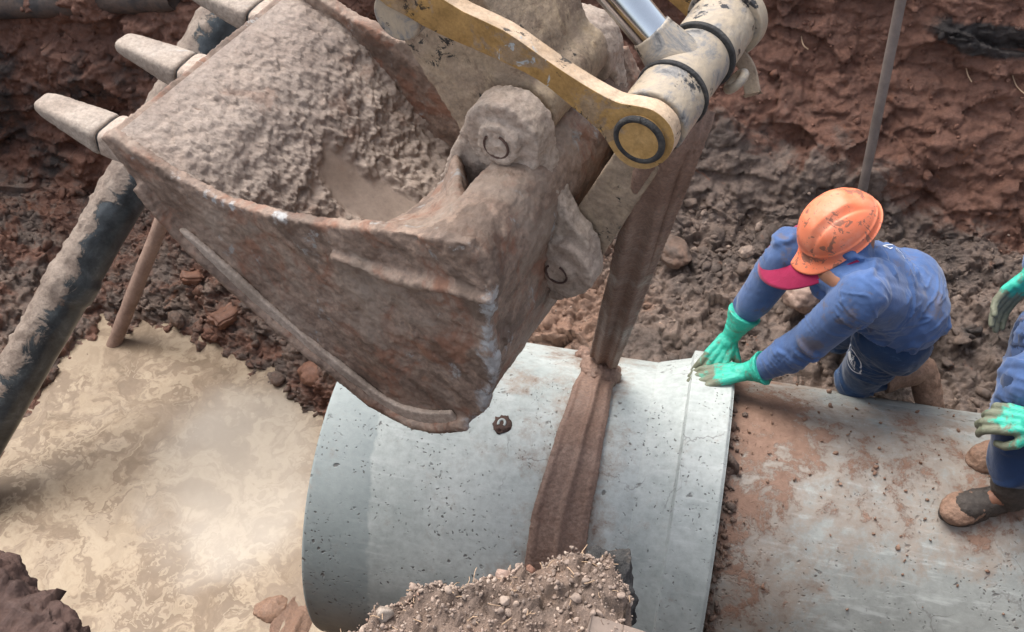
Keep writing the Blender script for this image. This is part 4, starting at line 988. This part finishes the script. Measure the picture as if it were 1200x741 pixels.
# broken asphalt edge at the right end of the mound
def chunk(name, c, size, mat, seed, cuts=9):
    V, F = ico(5); rr = np.random.default_rng(seed); q = V * 1.3
    for j in range(cuts):
        nn = nrm(rr.normal(size=3)); h = rr.uniform(.62, .9); dd = q @ nn; q = q - np.maximum(dd - h, 0)[:, None] * nn * .97
    for nn in (V3(0, 0, 1), V3(0, 0, -1)): dd = q @ nn; q = q - np.maximum(dd - .6, 0)[:, None] * nn * .97
    q = q * np.array(size); q = q + nrm(V) * 0 + V * (.016 * fbm(q, 10, 4) + .016 * billow(q, 32, 4))[:, None]
    o = mesh_obj(name, q, F, mat); o.location = Vector(c); return o
o = chunk('asphalt_chunk', onz(716, 694, ZB - .075), (.050, .10, .085), MT['asphalt'], 3); tag(o, 'broken black asphalt edge at the right end of the gravel mound', 'asphalt lump')
v, f = ico(4); 
for (px_, py_, rr_, sd, lb) in [(590, 676, .015, 3, 'blocky brown stone standing on the crest of the gravel mound'), (675, 703, .012, 5, 'rounded grey stone near the right end of the gravel mound'), (622, 668, .009, 8, 'small orange stone on the crest of the gravel mound'), (592, 705, .010, 9, 'whitish stone in the middle of the gravel mound'), (452, 722, .020, 12, 'pale flat stone at the left foot of the gravel mound')]:
    h = BVHTree.FromPolygons([tuple(q) for q in BV], [tuple(q) for q in BF]).ray_cast(Vector(CAM), Vector(nrm(ray(px_, py_))))
    q = v * (1 + .35 * fbm(v + sd, 1.1, 3))[:, None]; rg = np.random.default_rng(sd)
    for j in range(8): nn = nrm(rg.normal(size=3)); hh = rg.uniform(.55, .8); dd = q @ nn; q = q - np.maximum(dd - hh, 0)[:, None] * nn * .9
    o = mesh_obj('mound_stone', q * rr_, f, {3: MT['clay_pipe'], 5: MT['stone'], 8: MT['brick'], 9: pale, 12: MT['tooth']}[sd]); 
    P = h[0] if h[0] else Vector(onz(px_, py_, ZB)); o.location = P + Vector((0, 0, rr_ * .35)); tag(o, lb, 'stone', 'stones on the gravel mound')
a = onz(690, 733, ZB + .03); b = onz(775, 760, ZB + .0); v, f = sweep(np.linspace(a, b, 12), lambda i, t: np.array([(.018, .009), (-.018, .009), (-.018, -.009), (.018, -.009)]), up=V3(0, 0, 1))
o = mesh_obj('wood_offcut', v, f, MT['wood']); bevel(o, .003); tag(o, 'weathered grey wood offcut at the right foot of the gravel mound', 'wood offcut')
for (rp, lb) in [([(1130, 72), (1133, 84), (1138, 94)], 'short pale root poking out of the red wall right of the stake'), ([(1184, 85), (1190, 98), (1200, 108)], 'pale root curling from the red wall at the right edge'), ([(938, 42), (941, 50), (947, 56)], 'thin orange root near the top of the red wall left of the stake')]:
    pts_ = [on_ground(*q) + V3(0, -.018, .004) for q in rp]; pts_[0] = pts_[0] + V3(0, .04, 0)
    v, f = tube(spline(pts_, 5), .0026, 6); tag(mesh_obj('root', v, f, MT['root']), lb, 'root', 'roots in the trench wall')
#PART3
# ------------------------------------------------------------------ people
def glove(name, wrist, tip_dir, palm_n, side, parent, cuff_end, curls, spread=1.0, scale=1.0, thumb_out=1.0, cuff_r=.047):
    """palm, four fingers and thumb grown into one skin; palm_n points out of the palm; side=+1 thumb on +(n x d)"""
    d = nrm(tip_dir); n_ = nrm(palm_n - d * (palm_n @ d)); s_ = np.cross(n_, d) * side        # thumb side
    S_ = scale; wr = np.array(wrist)
    def loc(a, b, c): return wr + S_ * (d * a + s_ * b + n_ * c)
    P = []
    kn = [(.092, .030), (.096, .010), (.092, -.011), (.084, -.030)]
    for (a, b) in kn: P.append(capsule(loc(.012, b * .55, 0), loc(a - .006, b, -.002), .0155 * S_, .0135 * S_))
    P.append(capsule(loc(.05, .028, .004), loc(.05, -.024, .004), .014 * S_, .013 * S_))
    L = [(.042, .026, .021), (.047, .030, .022), (.043, .028, .021), (.034, .021, .019)]
    tips = []
    for k, (a, b) in enumerate(kn):
        ang = curls[k] if not np.isscalar(curls) else curls; sp = (1.5 - k) * .10 * spread
        dd = nrm(d + s_ * sp); p = loc(a - .004, b, -.002); th = ang * .35; pts = [p]
        for j in range(3):
            v = dd * math.cos(th) + n_ * math.sin(th); p = p + S_ * L[k][j] * v; pts.append(p); th += ang * (.8 if j == 0 else .6)
        P += chain(pts, [.0118 * S_, .0112 * S_, .0104 * S_, .0090 * S_], 12); tips.append(pts[-1])
    t0 = loc(.020, .022, .006); t1 = loc(.050, .046 * (1 + .2 * thumb_out), .018); t2 = loc(.078, .050 + .012 * thumb_out, .030); t3 = loc(.102, .044 + .012 * thumb_out, .038)
    P += chain([t0, t1, t2, t3], [.016 * S_, .0135 * S_, .0115 * S_, .009 * S_], 12); tips.append(t3)
    ce = np.array(cuff_end); m = wr * .6 + ce * .4
    P.append(capsule(loc(.02, 0, 0), wr, .026 * S_, .030)); P += [cyl(wr, m, .031, .037, 24)]; P.append(cyl(m, ce, .037, cuff_r, 24))
    P.append(capsule(loc(.03, .005, .002), loc(.01, 0, 0), .022 * S_, .028 * S_))
    ax = nrm(ce - wr); tips = np.array(tips)
    def disp(V, N):
        q = (V - wr) @ ax; g = sstep(-.02, .03, q)
        return g * .0035 * fbm(np.stack([q * 3.2, (V @ s_), (V @ n_)], 1), 26, 3) + .0012 * fbm(V, 40, 3)
    def dirt(V, N):
        dm = np.min(np.linalg.norm(V[:, None] - tips[None], axis=2), 1); return np.clip(1.15 - dm / .085, 0, 1) * 1.0 + .12
    return solid(name, P, .0030, MT['glove'], parent, 4, disp, .5, dict(dirt=dirt))

def helmet(parent, c, fwd, up):
    f = nrm(fwd); u = nrm(up - f * (up @ f)); s_ = np.cross(u, f)
    na, nr_ = 120, 60; V = []
    A = np.linspace(0, 2 * np.pi, na, endpoint=False); ca, sa = np.cos(A), np.sin(A)
    def ring(rho, h, a_=.142, b_=.118): return np.array(c) + (ca * rho * a_)[:, None] * f + (sa * rho * b_)[:, None] * s_ + (h[:, None] if np.ndim(h) else h) * u
    for i in range(nr_):
        p = (i + .5) / nr_ * math.pi / 2; rho = math.sin(p) ** .92; h = .128 * math.cos(p) ** .85
        X, Y = ca * rho * .142, sa * rho * .116
        crown = .011 * sstep(.052, .036, np.abs(Y)) * sstep(-.10, -.06, X) * sstep(.115, .07, X) * sstep(.03, .06, h * np.ones(na))
        groove = .005 * np.exp(-((np.abs(Y) - .058) / .006) ** 2) * sstep(.0, .05, np.abs(Y)) * (h > .03)
        rail = .004 * np.exp(-((h - .022) / .006) ** 2)
        V.append(ring(rho * (1 + rail / .12), h + crown - groove))
    fr = sstep(.15, .85, ca)                     # peak at the front
    for t in (.25, .5, .75, 1.0):
        ext = t * (.010 + .052 * fr); k = 1 + ext / .14
        V.append(np.array(c) + (ca * (.142 + ext))[:, None] * f + (sa * (.116 + t * (.012 + .012 * fr)))[:, None] * s_ + (-.004 - .020 * fr * t ** 1.3 - .004 * t)[:, None] * u)
    n1 = len(V)
    for t in (1.0, .6, .0):
        ext = t * (.009 + .051 * fr)
        V.append(np.array(c) + (ca * (.138 + ext))[:, None] * f + (sa * (.112 + t * (.011 + .012 * fr)))[:, None] * s_ + (-.009 - .020 * fr * t ** 1.3 - .004 * t)[:, None] * u)
    V = np.concatenate(V); F = [tuple(q) for q in grid_faces(len(V) // na, na, False, True)] + [tuple(range(na))]
    o = mesh_obj('helmet', V, F, MT['helmet'], parent)
    bm = bmesh.new(); bm.from_mesh(o.data); bmesh.ops.recalc_face_normals(bm, faces=bm.faces); bm.to_mesh(o.data); bm.free()
    ss = o.modifiers.new('ss', 'SUBSURF'); ss.levels = 1; ss.render_levels = 1
    return o
def cap_peak(parent, c, fwd, up):            # crimson cloth peak showing below the helmet
    f = nrm(fwd); u = nrm(up - f * (up @ f)); s_ = np.cross(u, f); V = []
    na = 50
    for t in np.linspace(0, 1, 12):
        for a in np.linspace(-1.75, 1.75, na):
            k = sstep(1.75, .7, abs(a)); ext = t * (.015 + .085 * k)
            V.append(np.array(c) + f * math.cos(a) * (.128 + ext * 1.35) + s_ * math.sin(a) * (.112 + t * .030 * k) + u * (-.026 - t ** 1.2 * .030 * k - .012 * t))
    V = np.array(V); F = grid_faces(12, na); o = mesh_obj('cap', V, F, MT['cap'], parent)
    sd = o.modifiers.new('sd', 'SOLIDIFY'); sd.thickness = .004; return o

def head_parts(c, fwd, up, neck):
    f = nrm(fwd); u = nrm(up - f * (up @ f)); s_ = np.cross(u, f); c = np.array(c)
    L = lambda a, b, h: c + f * a + s_ * b + u * h
    P = [ellipsoid(L(-.01, 0, .03), np.stack([f, s_, u]), (.098, .076, .100), 24, 16), ellipsoid(L(.022, 0, -.05), np.stack([f, s_, u]), (.066, .058, .072), 20, 12),
         capsule(L(.086, 0, .018), L(.104, 0, -.022), .009, .014), capsule(L(.075, -.022, -.062), L(.075, .022, -.062), .009), capsule(L(.07, 0, -.1), L(.055, 0, -.098), .016),
         capsule(L(.08, .045, .028), L(.083, .015, .03), .008), capsule(L(.08, -.045, .028), L(.083, -.015, .03), .008)]
    for q in (-1, 1): P.append(ellipsoid(L(-.012, q * .080, .0), np.stack([f, s_, u]), (.020, .009, .032), 12, 8))
    P += [capsule(L(-.03, 0, -.05), neck, .052, .058)]
    return P, L
def wrinkle(axis_pts, amp=.004, fr=34, seed=0):   # folds running across the limbs
    segs = [(np.array(a), np.array(b)) for a, b in axis_pts]
    def disp(V, N):
        best = np.full(len(V), 1e9); q = np.zeros(len(V))
        for k, (a, b) in enumerate(segs):
            d = nrm(b - a); L = np.linalg.norm(b - a); t = np.clip((V - a) @ d, 0, L); dist = np.linalg.norm(V - a - t[:, None] * d, axis=1)
            m = dist < best; best[m] = dist[m]; q[m] = (t + k * 1.7)[m]
        sl_ = (V @ V3(.5, .7, .5)) * 1.3
        W1 = np.stack([q * 15 + sl_ * 6 + 1.2 * fbm(V + seed, 5, 2), fbm(V + seed, 3, 2) * 1.5 + sl_ * 2.5, V @ V3(.3, .5, .4) * 5], 1)
        r1 = fbm(W1 + seed, 1.0, 2, .4); m1_ = sstep(-.12, .22, fbm(V + seed + 3, 5.5, 2))
        W2 = np.stack([q * 30 - sl_ * 14, sl_ * 6, V @ V3(-.4, .5, .4) * 12], 1); r2 = fbm(W2 + seed, 1.0, 2, .4)
        return amp * m1_ * (2.2 * np.exp(-(r1 / .10) ** 2) - .7) + amp * .75 * (np.exp(-(r2 / .09) ** 2) - .3) * sstep(.1, -.2, fbm(V + seed + 9, 6, 2)) + amp * .9 * fbm(V + seed, 7, 3)
    return disp
def body_skin(parent, P): return solid('body', P, .006, MT['skin'], parent, 4)
def boot(parent, ankle, toe, up_leg, mat, top, ground_n=(0, 0, 1)):
    a, t, tp = np.array(ankle), np.array(toe), np.array(top); g = nrm(ground_n); f = nrm((t - a) - g * ((t - a) @ g)); s_ = np.cross(g, f)
    L = np.linalg.norm((t - a) - g * ((t - a) @ g)); base = a - g * ((a - t) @ g)
    P = []
    lc = lambda x, y, z: base + f * x + s_ * y + g * z
    P += chain([lc(-.045, 0, .040), lc(.03, 0, .045), lc(L * .62, .0, .036), lc(L - .04, 0, .030)], [.041, .043, .047, .036], 18)
    P += [capsule(lc(L * .5, .012, .03), lc(L - .045, .014, .026), .036, .032), capsule(lc(L * .5, -.012, .03), lc(L - .045, -.014, .026), .036, .032)]
    P += [capsule(lc(-.02, 0, .06), a + (tp - a) * .35, .053, .054), cyl(a + (tp - a) * .2, tp, .054, .064, 24)]
    sole = spline([lc(-.088, 0, 0), lc(-.07, .036, 0), lc(.02, .036, 0), lc(L * .62, .052, 0), lc(L - .02, .036, 0), lc(L + .004, 0, 0), lc(L - .02, -.034, 0), lc(L * .62, -.046, 0), lc(.02, -.034, 0), lc(-.07, -.034, 0)], 5, True)
    P.append(prism(sole - g * .004, g * .022))
    return solid('boot', P, .0045, mat, parent, 3, lambda V, N: .10 * facets(V, 45, 2) * sstep(.16, .02, (V - base) @ g) + .004 * fbm(V, 11, 3) + .006 * billow(V, 22, 4, .6) * sstep(.16, .02, (V - base) @ g))

# --- kneeling worker -----------------------------------------------------------
kb = onz(1010, 455, 1.02)
w1 = empty('person', kb); tag(w1, 'kneeling worker in blue shirt and orange helmet gripping the pipe collar with green gloves', 'person')
neck = V3(.268, .36, 1.715); pel = V3(.490, .47, 1.42); hipL = V3(.480, .39, 1.42); hipR = V3(.50, .56, 1.43)
kneeL = V3(.437, .455, 1.075); ankL = onz(1068, 436, 1.10); kneeR = V3(.36, .66, 1.07); ankR = V3(.66, .80, 1.06)
shL = V3(.308, .205, 1.745); shR = V3(.105, .415, 1.69); elL = V3(.205, .222, 1.50); wrL = V3(.030, .243, 1.268); cuL = V3(.083, .236, 1.310)
elR = V3(.022, .405, 1.455); wrR = V3(-.035, .372, 1.285); cuR = V3(-.002, .400, 1.385)
hc = V3(.222, .40, 1.822); hf = nrm(V3(-.72, -.42, -.55)); hu = nrm(V3(-.40, -.16, .90))
hp, HL = head_parts(hc + hu * -.06, hf, hu, neck + V3(.01, 0, -.02))
chest = neck * .62 + pel * .38
body_skin(w1, hp + [capsule(neck + V3(.02, 0, -.06), pel, .07, .10), capsule(shL, shR, .04)] + chain([shL, elL, wrL], [.045, .036, .027]) + chain([shR, elR, wrR], [.045, .036, .027])
          + chain([hipL, kneeL, ankL], [.075, .05, .035]) + chain([hipR, kneeR, ankR], [.075, .05, .035]) + [capsule(pel, hipL, .09), capsule(pel, hipR, .09), capsule(ankL, ankL + V3(.08, .05, -.03), .035, .02), capsule(ankR, ankR + V3(.08, .05, -.03), .035, .02)]
          + [capsule(wrL, wrL + V3(-.06, -.005, -.015), .018, .008), capsule(wrR, wrR + V3(-.02, -.04, -.03), .018, .008)])
for q in (-1, 1): mesh_obj('eye', *ellipsoid(HL(.078, q * .031, .010), np.eye(3), (.011,) * 3, 12, 8), MT['eye'], w1)
shirtP = [capsule(chest, pel * .82 + neck * .18, .142, .134), capsule(neck + V3(.015, .01, -.05), chest, .085, .14), capsule(neck + V3(-.015, .01, .02), neck + V3(.02, .01, -.05), .072, .09), capsule(neck + V3(-.04, -.035, -.055), neck + V3(.02, 0, -.07), .066, .09), capsule(neck + V3(-.01, -.01, .055), neck + V3(.01, 0, -.02), .070, .085), capsule(shL + V3(.02, .02, -.01), shR + V3(.03, .0, -.01), .068, .066),
          capsule(shL * .5 + neck * .5 + V3(.03, .0, -.02), pel + V3(0, 0, .05), .09, .125), capsule(shR * .5 + neck * .5 + V3(.03, .02, -.03), pel + V3(0, 0, .05), .09, .12), capsule(pel + V3(.010, -.05, .055), pel + V3(.01, .07, .055), .140, .13),
          capsule(shL * .6 + neck * .4 + V3(.05, 0, -.04), pel + V3(.01, -.04, .05), .08, .12)]
shirtP += chain([shL, elL * .5 + shL * .5, elL, elL * .45 + cuL * .55, cuL + (cuL - elL) * .02], [.076, .070, .064, .058, .042], 20) + chain([shR, elR, cuR + (cuR - elR) * .02], [.074, .060, .042], 20)
shirt1 = solid('shirt', shirtP, .0055, MT['shirt'], w1, 5, wrinkle([(shL, elL), (elL, cuL), (shR, elR), (elR, cuR), (neck, pel)], .0058, 30, 2))
trP = [capsule(pel + V3(0, 0, -.03), hipL + V3(0, 0, -.04), .11, .11), capsule(pel + V3(0, 0, -.03), hipR + V3(0, 0, -.04), .11, .105), capsule(hipL + V3(.02, 0, -.05), hipR + V3(.02, 0, -.05), .115)] + chain([hipL + V3(-.01, .01, -.05), hipL * .5 + kneeL * .5, kneeL], [.112, .092, .074], 22) + [capsule(kneeL, kneeL * .5 + ankL * .5, .073, .055), ellipsoid(kneeL + V3(-.01, -.012, -.005), np.eye(3), (.075, .07, .07))]
trP += chain([hipR, kneeR], [.105, .072], 22) + [capsule(kneeR, ankR * .6 + kneeR * .4, .07, .06)]
tr1 = solid('trousers', trP, .0055, MT['jeans'], w1, 5, wrinkle([(hipL, kneeL), (kneeL, ankL), (hipR, kneeR)], .0045, 30, 5))
for (k, a, sg) in ((kneeL, ankL, 1), (kneeR, ankR, 1)):
    d_ = nrm(a - k); fd = nrm(V3(.45, .30, -.10)); toe = a + V3(.13, .08, -.06) if k is kneeL else a + V3(.14, .06, -.05)
    top_ = k * .52 + a * .48
    foot = nrm(onz(1086, 474, 1.0) - onz(1072, 440, 1.10)) if k is kneeL else nrm(V3(.25, .1, -.95)); P = chain([top_, a * .6 + k * .4, a, a + V3(.045, .03, -.015)], [.064, .056, .050, .046], 20) + chain([a + V3(.045, .03, -.015), a + V3(.03, .02, -.02) + foot * .10, a + V3(.03, .02, -.02) + foot * .15], [.050, .050, .042], 18)
    P = [cyl(top_, a * .7 + k * .3, .067, .055, 28)] + P[1:]
    solid('boot', P, .0045, MT['boot'], w1, 3, lambda V, N: .004 * fbm(V, 9, 3) + .009 * billow(V, 20, 4, .6) * sstep(.55, .75, V[:, 0] + .3 * (V[:, 1] - .5)))
glove('glove', wrL, V3(-.117, -.018, -.030), V3(-.15, -.15, -1), 1, w1, cuL, (.45, .5, .5, .6), 1.1, 1.16, cuff_r=.060)
glove('glove', wrR, V3(-.055, -.105, -.072), V3(-.35, -.25, -1), -1, w1, cuR, (.5, .5, .55, .6), 1.1, 1.16, cuff_r=.060)
helmet(w1, hc, hf, hu); cap_peak(w1, hc, nrm(V3(-.86, -.14, -.50)), hu)
for ch_ in w1.children:
    if ch_.name.startswith(('helmet', 'cap')):
        kq = .90 if ch_.name.startswith('helmet') else 1.10
        for vv_ in ch_.data.vertices: vv_.co = Vector(hc) + (vv_.co - Vector(hc)) * kq

# printed badge on the thigh and faint print on the back, laid on the cloth
dg = bpy.context.evaluated_depsgraph_get()
def bvh_of(o):
    V, N = get_mesh(o); return BVHTree.FromPolygons([tuple(v) for v in V], [tuple(p.vertices) for p in o.data.polygons])
def decal(name, polys, cpx, ref, bv_, parent, scale, roll=0., off=.003, n_dir=None):
    """polys: 2D rings/bands (metres) stuck to the cloth around the spot cpx looks at"""
    h = bv_.ray_cast(Vector(CAM), Vector(nrm(ray(*cpx)))); 
    if h[0] is None: return None
    c = np.array(h[0]); n_ = np.array(n_dir) if n_dir is not None else np.array(h[1]); 
    if n_ @ (CAM - c) < 0: n_ = -n_
    n_ = nrm(n_); u = nrm(np.cross(V3(0, 0, 1), n_)); v = np.cross(n_, u); cr, sr = math.cos(roll), math.sin(roll); u, v = u * cr + v * sr, v * cr - u * sr
    VV = []; FF = []
    for ringa, ringb in polys:
        k = len(VV)
        for (a, b) in zip(ringa, ringb):
            for q in (a, b):
                p = c + u * q[0] * scale + v * q[1] * scale + n_ * .08; hh = bv_.ray_cast(Vector(p), Vector(-n_))
                VV.append(np.array(hh[0]) + n_ * off if hh[0] is not None else p - n_ * .08)
        for i in range(len(ringa) - 1): FF.append((k + 2 * i, k + 2 * i + 1, k + 2 * i + 3, k + 2 * i + 2))
    return mesh_obj(name, VV, FF, MT['white'], parent)
def circ2(r1, r2, n=48, a0=0, a1=2 * math.pi): return ([(r1 * math.cos(a), r1 * math.sin(a)) for a in np.linspace(a0, a1, n)], [(r2 * math.cos(a), r2 * math.sin(a)) for a in np.linspace(a0, a1, n)])
def line2(pts, wd):
    P = np.array(pts, float); Q = []
    for i in range(len(P) - 1):
        for t in np.linspace(0, 1, 6, endpoint=(i == len(P) - 2)): Q.append(P[i] * (1 - t) + P[i + 1] * t)
    Q = np.array(Q); d_ = np.gradient(Q, axis=0); d_ /= np.linalg.norm(d_, axis=1)[:, None]; nn = np.stack([-d_[:, 1], d_[:, 0]], 1)
    return (Q + nn * wd / 2, Q - nn * wd / 2)
badge = [circ2(.92, 1.0), line2([(-.62, -.30), (.62, -.30)], .46), line2([(-.50, .02), (-.02, .72), (.52, .02)], .055), line2([(.16, .36), (.0, .44), (-.12, .33), (.06, .22), (.14, .10), (.0, .03), (-.12, .1)], .07)]
decal('badge', badge, (999, 421), None, bvh_of(tr1), tr1, .050, -.45)
bs = bvh_of(shirt1)
back = [circ2(.9, 1., 20, -.9, 1.0), line2([(.45, .75), (.6, .55), (.45, .4), (.62, .2)], .07), line2([(.5, 0), (.7, -.05), (.55, -.3)], .07), line2([(.2, -.62), (.45, -.5)], .08)]
decal('back_print', back, (1052, 300), None, bs, shirt1, .055, -.3)

# --- second worker, squatting on the laid pipe at the right edge ----------------
w2 = empty('person', (.95, .05, 1.2)); tag(w2, 'worker in dark boots squatting on the laid pipe, cut off by the right edge', 'person')
ank1 = V3(0.835, -.085, 1.275); toe1 = V3(0.665, -.140, 1.178); ank2 = V3(0.925, .125, 1.275); toe2 = V3(0.750, .075, 1.186)
kn1 = V3(0.795, .045, 1.640); kn2 = V3(0.850, .24, 1.64); hp1 = V3(1.170, .03, 1.58); hp2 = V3(1.190, .22, 1.58); pl2 = V3(1.200, .125, 1.60)
nk2 = V3(0.950, .19, 2.06); s1 = V3(0.970, .03, 2.00); s2 = V3(0.950, .36, 1.98); e1 = V3(0.935, -.11, 1.74); wq1 = V3(.812, -.10, 1.645); e2 = V3(0.830, .46, 1.80); wq2 = V3(.795, .36, 1.78)
hc2 = V3(0.880, .20, 2.22); hf2 = nrm(V3(-.8, -.1, -.6)); hu2 = nrm(V3(-.55, 0, .83))
hp_, HL2 = head_parts(hc2 - hu2 * .06, hf2, hu2, nk2)
body_skin(w2, hp_ + [capsule(nk2 + V3(.03, 0, -.06), pl2, .07, .10), capsule(s1, s2, .04)] + chain([s1, e1, wq1], [.045, .036, .027]) + chain([s2, e2, wq2], [.045, .036, .027]) + chain([hp1, kn1, ank1], [.08, .05, .035]) + chain([hp2, kn2, ank2], [.08, .05, .035])
          + [capsule(pl2, hp1, .09), capsule(pl2, hp2, .09), capsule(ank1, toe1 + V3(.06, .02, .03), .035, .02), capsule(ank2, toe2 + V3(.06, .02, .03), .035, .02), capsule(wq1, wq1 + V3(-.05, .015, -.02), .018, .008), capsule(wq2, wq2 + V3(-.02, -.01, -.04), .018, .008)])
for q in (-1, 1): mesh_obj('eye', *ellipsoid(HL2(.078, q * .031, .010), np.eye(3), (.011,) * 3, 12, 8), MT['eye'], w2)
c2 = nk2 * .6 + pl2 * .4
sp2 = [capsule(c2, pl2, .145, .15), capsule(nk2 + V3(.02, 0, -.06), c2, .09, .145), capsule(s1 + V3(.02, .01, 0), s2 + V3(.02, 0, 0), .068)] + chain([s1, e1, wq1 + (e1 - wq1) * .35], [.07, .056, .045], 20) + chain([s2, e2, wq2 + (e2 - wq2) * .35], [.07, .056, .045], 20)
# shirt tails hanging over the thighs to the knees
sp2 += [capsule(pl2 + V3(-.02, -.06, .02), kn1 + V3(.03, .0, .012), .135, .102), capsule(pl2 + V3(-.02, .06, .02), kn2 + V3(.03, .0, .012), .135, .102), capsule(kn1 + V3(.02, .01, 0), kn1 + V3(.015, -.015, -.13), .100, .090), capsule(kn2 + V3(.02, .01, 0), kn2 + V3(.015, -.015, -.12), .100, .090)]
solid('shirt', sp2, .006, MT['shirt'], w2, 5, wrinkle([(s1, e1), (e1, wq1), (s2, e2), (pl2, kn1), (nk2, pl2), (kn1, ank1)], .005, 26, 7))
t2 = chain([hp1, kn1, ank1 * .55 + kn1 * .45, ank1 * .8 + kn1 * .2 + V3(0, 0, .03)], [.10, .078, .074, .070], 20) + chain([hp2, kn2, ank2 * .55 + kn2 * .45, ank2 * .8 + kn2 * .2 + V3(0, 0, .03)], [.10, .078, .074, .070], 20) + [capsule(pl2 + V3(0, 0, -.04), hp1 + V3(0, 0, -.04), .11, .105), capsule(pl2 + V3(0, 0, -.04), hp2 + V3(0, 0, -.04), .11, .105)]
solid('trousers', t2, .006, MT['jeans2'], w2, 5, wrinkle([(kn1, ank1), (kn2, ank2), (hp1, kn1)], .005, 30, 9))
boot(w2, ank1, toe1, kn1, MT['boot_dark'], ank1 * .68 + kn1 * .32 + V3(.012, -.01, -.02), nrm(V3(0, toe1[1], toe1[2] - .6)))
boot(w2, ank2, toe2, kn2, MT['boot'], ank2 * .75 + kn2 * .25, nrm(V3(0, toe2[1], toe2[2] - .6)))
# mud crust on the near boot's toe
gt = nrm(V3(0, toe1[1], toe1[2] - .6)); fx = nrm((toe1 - ank1) - gt * ((toe1 - ank1) @ gt))
solid('boot_mud', [ellipsoid(toe1 - fx * .055 + gt * .036, np.stack([fx, np.cross(gt, fx), gt]), (.066, .054, .034)), ellipsoid(toe1 - fx * .10 + gt * .05, np.stack([fx, np.cross(gt, fx), gt]), (.04, .045, .028))], .004, MT['boot'], w2, 2, lambda V, N: .008 * billow(V, 20, 4, .6))
glove('glove', wq1, V3(-.105, .035, -.045), V3(-.2, .5, -1), -1, w2, wq1 * .45 + e1 * .55, (.75, .85, .95, 1.0), .7, 1.12)
glove('glove', wq2, V3(-.05, -.03, -.085), V3(.3, -.9, -.1), 1, w2, wq2 * .5 + e2 * .5, (.4, .5, .5, .6), .8, 1.12)
h2_ = helmet(w2, hc2, hf2, hu2)
for vv_ in h2_.data.vertices: vv_.co = Vector(hc2) + (vv_.co - Vector(hc2)) * .88
